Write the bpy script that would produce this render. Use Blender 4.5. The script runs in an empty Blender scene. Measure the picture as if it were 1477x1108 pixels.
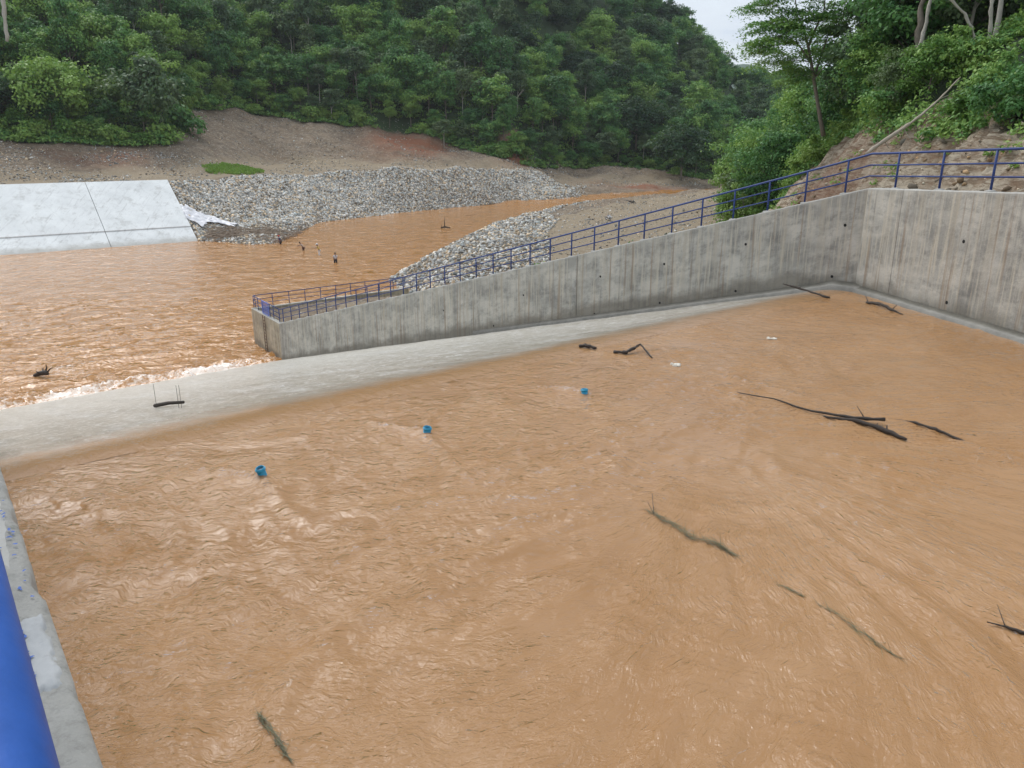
import bpy, math, random
import numpy as np
from mathutils import Vector

R = math.radians
rng = np.random.default_rng(7)
random.seed(7)
scene = bpy.context.scene
col = scene.collection

# ------------------------------------------------------------------ camera, world, sun, exposure
CAM_Z = 18.1
FPX, CX, CY = 1116.0, 738.5, 554.0
PITCH = R(17.6)
cam_data = bpy.data.cameras.new('camera')
cam_data.sensor_width = 36.0
cam_data.lens = 36.0 * FPX / 1477.0
cam_data.clip_start = 0.05
cam_data.clip_end = 12000
cam = bpy.data.objects.new('camera', cam_data)
cam.location = (0, 0, CAM_Z)
cam.rotation_euler = (R(90) - PITCH, 0, 0)
col.objects.link(cam)
scene.camera = cam

SUN_ELEV, SUN_AZ = R(51), R(-38)      # azimuth clockwise from +Y: the veiled sun stands high to the left
world = bpy.data.worlds.new('World')
scene.world = world
world.use_nodes = True
wnt = world.node_tree
wnt.nodes.clear()
def wn(t, **k):
    n = wnt.nodes.new(t)
    for a, b in k.items():
        setattr(n, a, b)
    return n
w_out = wn('ShaderNodeOutputWorld')
w_bg = wn('ShaderNodeBackground')
w_bg.inputs['Strength'].default_value = 0.1
w_sky = wn('ShaderNodeTexSky', sky_type='NISHITA', sun_disc=False)
w_sky.sun_elevation = SUN_ELEV
w_sky.sun_rotation = SUN_AZ
w_tc = wn('ShaderNodeTexCoord')
w_map = wn('ShaderNodeMapping')
w_map.inputs['Scale'].default_value = (1.0, 1.0, 3.2)
w_noise = wn('ShaderNodeTexNoise')
w_noise.inputs['Scale'].default_value = 2.6
w_noise.inputs['Detail'].default_value = 7
w_noise.inputs['Roughness'].default_value = 0.6
w_cover = wn('ShaderNodeMapRange')
w_cover.inputs['From Min'].default_value = 0.34
w_cover.inputs['From Max'].default_value = 0.52
w_cover.inputs['To Min'].default_value = 0.30
w_tone = wn('ShaderNodeMapRange')
w_tone.inputs['From Min'].default_value = 0.42
w_tone.inputs['From Max'].default_value = 0.60
w_tonec = wn('ShaderNodeMix', data_type='RGBA')
w_tonec.inputs[6].default_value = (7.7, 7.9, 8.2, 1)
w_tonec.inputs[7].default_value = (4.7, 5.5, 6.7, 1)
w_mix = wn('ShaderNodeMix', data_type='RGBA')
L = wnt.links.new
L(w_tc.outputs['Generated'], w_map.inputs['Vector'])
L(w_map.outputs[0], w_noise.inputs['Vector'])
L(w_noise.outputs[0], w_cover.inputs['Value'])
L(w_noise.outputs[0], w_tone.inputs['Value'])
L(w_tone.outputs[0], w_tonec.inputs[0])
L(w_cover.outputs[0], w_mix.inputs[0])
L(w_sky.outputs[0], w_mix.inputs[6])
L(w_tonec.outputs[2], w_mix.inputs[7])
L(w_mix.outputs[2], w_bg.inputs['Color'])
L(w_bg.outputs[0], w_out.inputs['Surface'])

sun_data = bpy.data.lights.new('sun', 'SUN')
sun_data.energy = 1.75
sun_data.angle = R(28)
sun_data.color = (1.0, 0.975, 0.94)
sun = bpy.data.objects.new('sun', sun_data)
sd = Vector((math.sin(SUN_AZ) * math.cos(SUN_ELEV), math.cos(SUN_AZ) * math.cos(SUN_ELEV), math.sin(SUN_ELEV)))
sun.rotation_euler = sd.to_track_quat('Z', 'Y').to_euler()
sun.location = (0, 0, 90)
col.objects.link(sun)

scene.view_settings.view_transform = 'Standard'
scene.view_settings.look = 'None'
scene.view_settings.exposure = 0.42
scene.view_settings.gamma = 1.0
scene.view_settings.use_curve_mapping = False
scene.cycles.volume_bounces = 1
scene.cycles.max_bounces = 6
scene.cycles.diffuse_bounces = 3
scene.cycles.glossy_bounces = 3
scene.cycles.transmission_bounces = 3
scene.cycles.transparent_max_bounces = 4

# ------------------------------------------------------------------ measuring the place from the camera's position
cP, sP = math.cos(PITCH), math.sin(PITCH)
def at_z(px, py, z):
    v = (CY - py) / FPX
    Yc, Zc = cP + v * sP, -sP + v * cP
    d = (z - CAM_Z) / Zc
    return Vector(((px - CX) / FPX * d, Yc * d, z))
def at_Y(px, py, Y):
    v = (CY - py) / FPX
    Yc, Zc = cP + v * sP, -sP + v * cP
    d = Y / Yc
    return Vector(((px - CX) / FPX * d, Y, CAM_Z + Zc * d))
def on_plane(px, py, P0, nrm):
    v = (CY - py) / FPX
    ray = Vector(((px - CX) / FPX, cP + v * sP, -sP + v * cP))
    o = Vector((0, 0, CAM_Z))
    return o + ray * ((P0 - o).dot(nrm) / ray.dot(nrm))

# ------------------------------------------------------------------ noise
_perm = rng.permutation(512)
_gang = rng.random(512) * 2 * np.pi
def perlin(x, y, seed=0):
    x = np.asarray(x, float); y = np.asarray(y, float)
    xi = np.floor(x).astype(int); yi = np.floor(y).astype(int)
    xf = x - xi; yf = y - yi
    def g(ix, iy, fx, fy):
        h = _perm[(_perm[(ix + seed * 31) & 511] + iy) & 511]
        a = _gang[h]
        return np.cos(a) * fx + np.sin(a) * fy
    u = xf ** 3 * (xf * (xf * 6 - 15) + 10)
    w = yf ** 3 * (yf * (yf * 6 - 15) + 10)
    a = g(xi, yi, xf, yf); b = g(xi + 1, yi, xf - 1, yf)
    c = g(xi, yi + 1, xf, yf - 1); d = g(xi + 1, yi + 1, xf - 1, yf - 1)
    return ((a + (b - a) * u) * (1 - w) + (c + (d - c) * u) * w) * 1.5
def fbm(x, y, o=4, seed=0, gain=0.5):
    s, a = 0, 1.0
    for i in range(o):
        s = s + a * perlin(x * 2 ** i + 17.3 * i, y * 2 ** i - 9.1 * i, seed + i)
        a *= gain
    return s
def sstep(a, b, x):
    t = np.clip((np.asarray(x, float) - a) / (b - a), 0, 1)
    return t * t * (3 - 2 * t)

# ------------------------------------------------------------------ mesh helpers
def np_mesh(name, V, F, mat=None, smooth=False, attrs=None, cols=None):
    V = np.asarray(V, np.float32).reshape(-1, 3)
    F = np.asarray(F, np.int32)
    me = bpy.data.meshes.new(name)
    n, k = F.shape
    me.vertices.add(len(V)); me.vertices.foreach_set('co', V.ravel())
    me.loops.add(n * k); me.loops.foreach_set('vertex_index', F.ravel())
    me.polygons.add(n)
    me.polygons.foreach_set('loop_start', np.arange(0, n * k, k, dtype=np.int32))
    if smooth:
        me.polygons.foreach_set('use_smooth', np.ones(n, bool))
    for an, arr in (attrs or {}).items():
        at = me.attributes.new(an, 'FLOAT', 'POINT')
        at.data.foreach_set('value', np.asarray(arr, np.float32).ravel())
    if cols is not None:
        at = me.attributes.new('tint', 'FLOAT_COLOR', 'POINT')
        c4 = np.concatenate([np.asarray(cols, np.float32), np.ones((len(V), 1), np.float32)], 1)
        at.data.foreach_set('color', c4.ravel())
    me.update(calc_edges=True)
    me.validate()
    if mat:
        me.materials.append(mat)
    return me
def grid_faces(nr, nc):
    i = np.arange(nr - 1)[:, None] * nc + np.arange(nc - 1)[None, :]
    i = i.ravel()
    return np.stack([i, i + 1, i + nc + 1, i + nc], 1)
def obj(name, me, parent=None, kind=None, label=None, cat=None, group=None, loc=None):
    o = bpy.data.objects.new(name, me)
    col.objects.link(o)
    if parent is not None: o.parent = parent
    if loc is not None: o.location = loc
    if kind: o['kind'] = kind
    if label: o['label'] = label
    if cat: o['category'] = cat
    if group: o['group'] = group
    return o
def thing(name, label, cat, loc=(0, 0, 0), rz=0.0, group=None, scale=1.0):
    o = bpy.data.objects.new(name, None)
    o.empty_display_size = 0.3
    col.objects.link(o)
    o.location = loc
    o.rotation_euler = (0, 0, rz)
    o.scale = (scale, scale, scale) if isinstance(scale, (int, float)) else scale
    o['label'] = label; o['category'] = cat
    if group: o['group'] = group
    return o
class MB:
    """collects simple shapes for one mesh"""
    def __init__(self): self.V = []; self.F = []
    def add(self, vs, fs):
        b = len(self.V)
        self.V += [tuple(v) for v in vs]
        self.F += [tuple(b + i for i in f) for f in fs]
    def box(self, x0, x1, y0, y1, z0, z1):
        self.add([(x0,y0,z0),(x1,y0,z0),(x1,y1,z0),(x0,y1,z0),(x0,y0,z1),(x1,y0,z1),(x1,y1,z1),(x0,y1,z1)],
                 [(0,3,2,1),(4,5,6,7),(0,1,5,4),(1,2,6,5),(2,3,7,6),(3,0,4,7)])
    def tube(self, pts, rad, sides=8, cap=True):
        pts = [Vector(p) for p in pts]
        if isinstance(rad, (int, float)): rad = [rad] * len(pts)
        b = len(self.V)
        prev = None
        for i, p in enumerate(pts):
            d = (pts[min(i + 1, len(pts) - 1)] - pts[max(i - 1, 0)])
            if d.length < 1e-9: d = Vector((0, 0, 1))
            d.normalize()
            ref = prev if prev is not None else (Vector((0, 0, 1)) if abs(d.z) < 0.9 else Vector((1, 0, 0)))
            a = d.cross(ref)
            if a.length < 1e-6: a = d.orthogonal()
            a.normalize()
            c = a.cross(d).normalized()
            prev = c
            for k in range(sides):
                t = 2 * math.pi * k / sides
                self.V.append(tuple(p + (a * math.cos(t) + c * math.sin(t)) * rad[i]))
        for i in range(len(pts) - 1):
            for k in range(sides):
                k2 = (k + 1) % sides
                self.F.append((b + i*sides + k, b + i*sides + k2, b + (i+1)*sides + k2, b + (i+1)*sides + k))
        if cap:
            self.F.append(tuple(b + k for k in range(sides))[::-1])
            e = b + (len(pts) - 1) * sides
            self.F.append(tuple(e + k for k in range(sides)))
    def ball(self, c, r, nu=8, nv=6):
        if isinstance(r, (int, float)): r = (r, r, r)
        b = len(self.V)
        self.V.append((c[0], c[1], c[2] - r[2]))
        for j in range(1, nv):
            ph = -math.pi/2 + math.pi * j / nv
            for i in range(nu):
                th = 2 * math.pi * i / nu
                self.V.append((c[0] + r[0]*math.cos(ph)*math.cos(th), c[1] + r[1]*math.cos(ph)*math.sin(th), c[2] + r[2]*math.sin(ph)))
        self.V.append((c[0], c[1], c[2] + r[2]))
        top = len(self.V) - 1
        for i in range(nu):
            self.F.append((b, b + 1 + (i+1) % nu, b + 1 + i))
            self.F.append((top, top - nu + i, top - nu + (i+1) % nu))
        for j in range(nv - 2):
            for i in range(nu):
                a0 = b + 1 + j*nu
                self.F.append((a0 + i, a0 + (i+1) % nu, a0 + nu + (i+1) % nu, a0 + nu + i))
    def torus(self, c, R0, r0, axis='y', nu=20, nv=6):
        b = len(self.V)
        for i in range(nu):
            t = 2*math.pi*i/nu
            for j in range(nv):
                s = 2*math.pi*j/nv
                q = R0 + r0*math.cos(s); h = r0*math.sin(s)
                if axis == 'y': p = (c[0] + q*math.cos(t), c[1] + h, c[2] + q*math.sin(t))
                else: p = (c[0] + q*math.cos(t), c[1] + q*math.sin(t), c[2] + h)
                self.V.append(p)
        for i in range(nu):
            for j in range(nv):
                i2, j2 = (i+1) % nu, (j+1) % nv
                self.F.append((b+i*nv+j, b+i2*nv+j, b+i2*nv+j2, b+i*nv+j2))
    def mesh(self, name, mat=None, smooth=False):
        me = bpy.data.meshes.new(name)
        me.from_pydata(self.V, [], self.F)
        if smooth:
            me.polygons.foreach_set('use_smooth', [True]*len(me.polygons))
        if mat: me.materials.append(mat)
        return me

# ------------------------------------------------------------------ materials
class NT:
    def __init__(self, name):
        self.m = bpy.data.materials.new(name)
        self.m.use_nodes = True
        self.nt = self.m.node_tree
        self.b = self.nt.nodes['Principled BSDF']
        self.out = self.nt.nodes['Material Output']
    def n(self, t, ins=None, **k):
        nd = self.nt.nodes.new(t)
        for a, b in k.items(): setattr(nd, a, b)
        for a, b in (ins or {}).items():
            s = nd.inputs[a]
            if hasattr(b, 'links') or hasattr(b, 'is_output'): self.nt.links.new(b, s)
            else: s.default_value = b
        return nd
    def link(self, a, b): self.nt.links.new(a, b)
    def geo(self): return self.n('ShaderNodeNewGeometry').outputs['Position']
    def objc(self): return self.n('ShaderNodeTexCoord').outputs['Object']
    def mp(self, v, sc=(1,1,1), rot=(0,0,0), loc=(0,0,0)):
        return self.n('ShaderNodeMapping', {'Vector': v, 'Scale': sc, 'Rotation': rot, 'Location': loc}).outputs[0]
    def noise(self, v, s, d=4, r=0.55, dist=0.0):
        return self.n('ShaderNodeTexNoise', {'Vector': v, 'Scale': s, 'Detail': d, 'Roughness': r, 'Distortion': dist}).outputs[0]
    def voro(self, v, s, f='F1', out=0):
        return self.n('ShaderNodeTexVoronoi', {'Vector': v, 'Scale': s}, feature=f).outputs[out]
    def rng(self, v, a, b, c=0.0, d=1.0):
        return self.n('ShaderNodeMapRange', {'Value': v, 'From Min': a, 'From Max': b, 'To Min': c, 'To Max': d}).outputs[0]
    def mix(self, f, a, b, mode='MIX'):
        nd = self.n('ShaderNodeMix', data_type='RGBA', blend_type=mode)
        for i, x in ((0, f), (6, a), (7, b)):
            s = nd.inputs[i]
            if hasattr(x, 'is_output'): self.link(x, s)
            elif i == 0: s.default_value = x
            else: s.default_value = (*x, 1) if len(x) == 3 else x
        return nd.outputs[2]
    def math(self, op, a, b=0.0):
        return self.n('ShaderNodeMath', {0: a, 1: b}, operation=op).outputs[0]
    def attr(self, name, out='Fac'):
        return self.n('ShaderNodeAttribute', attribute_name=name).outputs[out]
    def sep(self, v):
        return self.n('ShaderNodeSeparateXYZ', {0: v}).outputs
    def comb(self, x, y, z=0.0):
        return self.n('ShaderNodeCombineXYZ', {0: x, 1: y, 2: z}).outputs[0]
    def bump(self, h, dist=0.02, st=1.0, nrm=None):
        nd = self.n('ShaderNodeBump', {'Height': h, 'Distance': dist, 'Strength': st})
        if nrm is not None: self.link(nrm, nd.inputs['Normal'])
        return nd.outputs[0]
    def done(self, color=None, rough=None, normal=None, **k):
        def s(name, v):
            if v is None: return
            if hasattr(v, 'is_output'): self.link(v, self.b.inputs[name])
            else: self.b.inputs[name].default_value = (*v, 1) if isinstance(v, tuple) and len(v) == 3 else v
        s('Base Color', color); s('Roughness', rough)
        if normal is not None: self.link(normal, self.b.inputs['Normal'])
        for a, b in k.items(): s(a.replace('_', ' '), b)
        return self.m

def simple(name, c, rough=0.7, metal=0.0, var=0.25, scale=8.0, bump=0.0):
    t = NT(name)
    n = t.noise(t.objc(), scale, 5, 0.6)
    colr = t.mix(n, tuple(x*(1-var) for x in c), tuple(min(1, x*(1+var)) for x in c))
    nm = t.bump(t.noise(t.objc(), scale*4, 4), bump) if bump else None
    return t.done(colr, rough, nm, Metallic=metal)

# concrete walls: uv = (metres along, metres below the top)
def concrete_wall_mat(name, base, dark, drip=True, seed=0.0):
    t = NT(name)
    uvn = t.n('ShaderNodeUVMap').outputs[0]
    s = t.sep(uvn)
    U, D = s[0], s[1]
    p = t.comb(U, D, seed)
    c = t.mix(t.rng(t.noise(t.mp(p, (0.35, 0.6, 1)), 1.3, 6, 0.65), 0.42, 0.58), dark, base)
    c = t.mix(t.math('MULTIPLY', t.rng(t.noise(t.mp(p, (0.8, 1.1, 1), (0, 0, 0), (9, 4, 0)), 1.5, 8, 0.78), 0.48, 0.62), 0.55), c, (0.14, 0.14, 0.13))
    c = t.mix(t.math('MULTIPLY', t.rng(t.noise(t.mp(p, (1.1, 0.7, 1), (0, 0, 0), (2, 7, 0)), 2.2, 8, 0.8), 0.54, 0.68), 0.5), c, (0.47, 0.465, 0.435))
    # fine vertical streaks, stronger downwards of the top edge
    st = t.noise(t.mp(p, (9, 0.35, 1)), 1.0, 6, 0.7)
    st2 = t.noise(t.mp(p, (2.6, 0.18, 1)), 1.0, 5, 0.65)
    c = t.mix(t.math('MULTIPLY', t.rng(st, 0.49, 0.63), 0.85), c, (0.60, 0.545, 0.43))
    c = t.mix(t.math('MULTIPLY', t.rng(st2, 0.52, 0.68), 0.42), c, (0.105, 0.102, 0.095))
    st3 = t.noise(t.mp(p, (4.5, 0.12, 1), (0, 0, 0), (5, 0, 3)), 1.0, 4, 0.6)
    c = t.mix(t.math('MULTIPLY', t.rng(st3, 0.56, 0.66), 0.6), c, (0.27, 0.175, 0.10))
    if drip:   # pale lime and tan runs under each railing post, 1.5 m apart
        wob = t.math('MULTIPLY', t.math('SUBTRACT', t.noise(t.mp(p, (0.3, 0.9, 1)), 2.0, 3), 0.5), 0.35)
        ph = t.math('ABSOLUTE', t.math('SUBTRACT', t.math('FRACT', t.math('ADD', t.math('DIVIDE', t.math('ADD', U, wob), 1.5), 0.5)), 0.5))
        wid = t.math('MULTIPLY', t.noise(t.mp(p, (0.9, 0.25, 1)), 1.0, 3), 0.17)
        k = t.rng(t.math('SUBTRACT', wid, ph), 0.0, 0.04)
        k = t.math('MULTIPLY', k, t.rng(D, 0.1, 3.2, 0.75, 0.15))
        k = t.math('MULTIPLY', k, t.rng(t.noise(t.mp(p, (0.5, 0.02, 1)), 1.0, 2), 0.32, 0.50))
        k = t.math('MULTIPLY', k, t.rng(t.noise(t.mp(p, (14, 0.8, 1)), 1.0, 4, 0.7), 0.30, 0.55, 0.35, 1.0))
        c = t.mix(k, c, (0.46, 0.41, 0.32))
    # waterline grime above the foot
    foot = t.attr('foot')
    g = t.rng(t.math('ADD', foot, t.math('MULTIPLY', t.math('SUBTRACT', t.noise(t.mp(p, (1, 1, 1)), 0.9, 5), 0.5), 1.1)), 0.62, 0.22)
    c = t.mix(t.math('MULTIPLY', g, 0.65), c, (0.15, 0.13, 0.095))
    # pale clean rim at the top edge
    rim = t.rng(t.math('ADD', D, t.math('MULTIPLY', t.noise(p, 5.0, 4), 0.1)), 0.16, 0.06)
    c = t.mix(t.math('MULTIPLY', rim, 0.7), c, (0.50, 0.49, 0.45))
    c = t.mix(t.math('MULTIPLY', t.rng(t.noise(p, 60, 3, 0.7), 0.3, 0.75), 0.25), c, (0.12, 0.12, 0.11))
    nm = t.bump(t.noise(p, 14, 7, 0.75), 0.02, 0.7)
    return t.done(c, 0.85, nm)
M_WALL = concrete_wall_mat('stained_concrete', (0.58, 0.555, 0.485), (0.36, 0.35, 0.31))
M_WALL_TIP = concrete_wall_mat('yellowed_concrete', (0.56, 0.49, 0.34), (0.38, 0.325, 0.22), False, 4.0)
def flat_concrete(name, base, dark, sc=1.0, rough=0.85):
    t = NT(name)
    p = t.objc()
    c = t.mix(t.rng(t.noise(p, 1.2*sc, 7, 0.7), 0.35, 0.65), dark, base)
    c = t.mix(t.math('MULTIPLY', t.rng(t.noise(p, 9*sc, 6, 0.75), 0.5, 0.75), 0.5), c, tuple(x*0.55 for x in dark))
    nm = t.bump(t.noise(p, 22*sc, 8, 0.75), 0.012, 0.8)
    return t.done(c, rough, nm)
M_CONC_TOP = flat_concrete('wall_cap_concrete', (0.48, 0.47, 0.43), (0.34, 0.33, 0.30))
M_MORTAR = flat_concrete('mortar', (0.50, 0.49, 0.45), (0.4, 0.39, 0.36), 3)
M_FOOTING = flat_concrete('wet_footing_concrete', (0.22, 0.21, 0.18), (0.13, 0.125, 0.105), 1.5, 0.45)
M_DRAIN = flat_concrete('drain_concrete', (0.66, 0.66, 0.62), (0.52, 0.52, 0.48), 1)
M_DARK = simple('dark_hole', (0.012, 0.011, 0.01), 0.9)
def revet_mat():
    t = NT('pale_revetment_concrete')
    p = t.objc()
    c = t.mix(t.rng(t.noise(p, 0.25, 6, 0.65), 0.35, 0.7), (0.80, 0.82, 0.80), (0.66, 0.68, 0.665))
    c = t.mix(t.math('MULTIPLY', t.rng(t.noise(t.mp(p, (1, 1, 0.35), (0, 0, R(-36))), 0.45, 8, 0.8), 0.52, 0.64), 0.55), c, (0.42, 0.42, 0.39))
    c = t.mix(t.math('MULTIPLY', t.rng(t.noise(t.mp(p, (3, 0.25, 0.4), (0, 0, R(-36))), 0.8, 6, 0.7), 0.56, 0.66), 0.4), c, (0.36, 0.36, 0.34))
    cr = t.voro(t.n('ShaderNodeVectorMath', {0: p, 1: t.n('ShaderNodeTexNoise', {'Vector': p, 'Scale': 0.6}).outputs[1]}, operation='ADD').outputs[0], 0.13, 'DISTANCE_TO_EDGE')
    c = t.mix(t.math('MULTIPLY', t.rng(cr, 0.010, 0.003), 0.12), c, (0.3, 0.3, 0.28))
    z = t.sep(t.geo())[2]
    k = t.rng(t.math('ADD', z, t.math('MULTIPLY', t.noise(p, 0.7, 5, 0.7), 1.6)), 1.75, 1.0)
    c = t.mix(t.math('MULTIPLY', k, 0.6), c, (0.33, 0.31, 0.26))
    return t.done(c, 0.8, t.bump(t.noise(p, 5, 6, 0.7), 0.03, 0.5))
M_REVET = revet_mat()

def ground_mat():
    t = NT('gravelly_earth')
    p = t.geo()
    big = t.noise(p, 0.045, 5, 0.6)
    c = t.mix(t.rng(big, 0.35, 0.65), (0.23, 0.162, 0.10), (0.18, 0.138, 0.094))
    c = t.mix(t.math('MULTIPLY', t.rng(t.noise(p, 0.35, 6, 0.7), 0.45, 0.62), 0.8), c, (0.115, 0.088, 0.062))
    c = t.mix(t.math('MULTIPLY', t.rng(t.noise(p, 1.1, 6, 0.85), 0.50, 0.62), 0.8), c, (0.37, 0.315, 0.24))
    # flat trafficked ground, paler and greyer
    c = t.mix(t.math('MULTIPLY', t.attr('flat'), 0.75), c, t.mix(t.noise(p, 0.8, 6, 0.7), (0.27, 0.205, 0.13), (0.34, 0.28, 0.19)))
    # pebbles
    vd = t.n('ShaderNodeTexVoronoi', {'Vector': p, 'Scale': 2.2})
    peb = t.math('MULTIPLY', t.rng(vd.outputs[0], 0.30, 0.20), t.rng(t.sep(vd.outputs[1])[0], 0.55, 0.7))
    c = t.mix(t.math('MULTIPLY', peb, 0.75), c, t.mix(t.sep(vd.outputs[1])[1], (0.30, 0.28, 0.24), (0.62, 0.58, 0.50)))
    red = t.math('MULTIPLY', t.attr('red'), t.rng(t.noise(p, 0.3, 6, 0.7), 0.3, 0.5))
    c = t.mix(red, c, t.mix(t.noise(p, 1.2, 5), (0.30, 0.115, 0.05), (0.20, 0.085, 0.05)))
    rock = t.attr('rock')
    rn = t.noise(t.mp(p, (0.5, 0.5, 2.6), (0.35, 0.45, 0.2)), 1.6, 9, 0.78, 0.5)
    rc = t.mix(t.rng(rn, 0.44, 0.55), (0.33, 0.235, 0.15), (0.76, 0.65, 0.49))
    rc = t.mix(t.math('MULTIPLY', t.rng(t.noise(p, 0.6, 4), 0.50, 0.65), 0.55), rc, (0.31, 0.17, 0.085))
    c = t.mix(t.math('MULTIPLY', rock, t.math('SUBTRACT', 1.0, t.math('MULTIPLY', red, 0.75))), c, rc)
    fo = t.rng(t.math('ADD', t.attr('forest'), t.math('MULTIPLY', t.math('SUBTRACT', t.noise(p, 0.4, 5, 0.7), 0.5), 0.8)), 0.4, 0.6)
    c = t.mix(fo, c, t.mix(t.noise(p, 0.9, 6, 0.7), (0.018, 0.034, 0.012), (0.05, 0.09, 0.028)))
    h = t.math('ADD', t.noise(p, 1.2, 9, 0.75), t.math('MULTIPLY', rn, t.math('MULTIPLY', rock, 2.5)))
    return t.done(c, 0.95, t.bump(h, 0.35, 0.9))
M_GROUND = ground_mat()

def stone_mat(name, dim=1.0):
    t = NT(name)
    c = t.attr('tint', 'Color')
    n = t.noise(t.geo(), 3.0, 5, 0.7)
    c = t.mix(t.rng(n, 0.3, 0.7), c, (0.5, 0.47, 0.4), 'MULTIPLY') if False else t.mix(t.math('MULTIPLY', t.rng(n, 0.45, 0.75), 0.4), c, (0.16*dim, 0.145*dim, 0.12*dim))
    return t.done(c, 0.9)
M_STONE = stone_mat('quarried_stone')

# silty water
def water_mat(name, deep, pale, sc, foam=True, mud_scale=0.35, fine=0.006, rough=0.12, fan=False):
    t = NT(name)
    p = t.geo()
    a = t.noise(t.mp(p, (1, 1, 0.2)), mud_scale, 5, 0.6, 1.0)
    c = t.mix(t.rng(a, 0.35, 0.65), deep, pale)
    warp = t.n('ShaderNodeTexNoise', {'Vector': p, 'Scale': 0.7 * sc / 4.0, 'Detail': 3.0}).outputs[1]
    wv = t.n('ShaderNodeVectorMath', {0: warp, 1: (0.5, 0.5, 0.5)}, operation='SUBTRACT').outputs[0]
    wv = t.n('ShaderNodeVectorMath', {0: wv, 'Scale': 3.2 / sc * 1.6}, operation='SCALE').outputs[0]
    pw = t.n('ShaderNodeVectorMath', {0: p, 1: wv}, operation='ADD').outputs[0]
    def ridged(v, s_, d, r_):   # sharp little crests
        n_ = t.noise(v, s_, d, r_, 0.25)
        return t.math('SUBTRACT', 1.0, t.math('MULTIPLY', t.math('ABSOLUTE', t.math('SUBTRACT', n_, 0.5)), 2.6))
    def ripple_set(v1, k):
        a1 = ridged(v1, k, 3, 0.6)
        b1 = t.noise(t.mp(v1, (1.15, 1.15, 1), (0, 0, 0.5)), k * 2.7, 3, 0.65, 0.3)
        return t.math('ADD', t.math('MULTIPLY', a1, 0.62), t.math('MULTIPLY', b1, 0.52))
    hL = ripple_set(t.mp(pw, (0.42, 1.25, 0.2), (0, 0, R(-32))), sc * 0.62)
    if fan:
        fc = t.comb(t.attr('fan_u'), t.attr('fan_v'), 0.0)
        hF = ripple_set(t.mp(t.n('ShaderNodeVectorMath', {0: fc, 1: wv}, operation='ADD').outputs[0], (0.17, 1.15, 1)), sc * 0.62)
        nd = t.n('ShaderNodeMix', {0: t.attr('fan_w'), 2: hL, 3: hF}, data_type='FLOAT')
        hL = nd.outputs[0]
    w3 = t.noise(p, sc * 6.5, 2, 0.6, 0.4)
    h = t.math('ADD', hL, t.math('MULTIPLY', w3, 0.16))
    calm = t.rng(t.noise(t.mp(p, (1, 1, 0.2), (0, 0, 0), (7, 3, 0)), 0.42, 4, 0.6, 0.8), 0.36, 0.62, 0.35, 1.25)
    nm = t.bump(t.math('MULTIPLY', h, calm), fine * 12, 1.0)
    r = rough
    if foam:
        f = t.attr('foam')
        fn = t.noise(t.mp(p, (1, 1, 1)), 2.4, 8, 0.8, 0.8)
        k = t.rng(t.math('ADD', f, t.math('MULTIPLY', t.math('SUBTRACT', fn, 0.5), 1.7)), 0.50, 0.74)
        k = t.math('MULTIPLY', k, t.rng(f, 0.02, 0.15))
        c = t.mix(k, c, t.mix(t.noise(p, 6, 4), (0.66, 0.50, 0.36), (0.90, 0.86, 0.82)))
        r = t.rng(k, 0, 1, rough, 0.7)
    # light scattered back by the silt does not follow the ripples; the surface reflection does
    gn = t.n('ShaderNodeNewGeometry').outputs['Normal']
    up = t.n('ShaderNodeVectorMath', {0: gn, 1: (0.0, 0.0, 0.7)}, operation='ADD').outputs[0]
    up = t.n('ShaderNodeVectorMath', {0: up}, operation='NORMALIZE').outputs[0]
    df = t.n('ShaderNodeBsdfDiffuse', {'Color': c, 'Normal': up})
    gl = t.n('ShaderNodeBsdfGlossy', {'Color': (1, 1, 1, 1), 'Roughness': r, 'Normal': nm})
    fr = t.n('ShaderNodeFresnel', {'IOR': 1.44, 'Normal': nm})
    mx = t.n('ShaderNodeMixShader', {0: fr.outputs[0]})
    t.link(df.outputs[0], mx.inputs[1]); t.link(gl.outputs[0], mx.inputs[2])
    t.link(mx.outputs[0], t.out.inputs['Surface'])
    t.nt.nodes.remove(t.b)
    return t.m
M_BASIN = water_mat('silty_basin_water', (0.345, 0.184, 0.074), (0.39, 0.222, 0.102), 7.2, fine=0.0052, rough=0.07, fan=True)
M_RIVER = water_mat('silty_river_water', (0.40, 0.185, 0.050), (0.43, 0.212, 0.068), 1.35, fine=0.012, rough=0.09)

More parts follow.
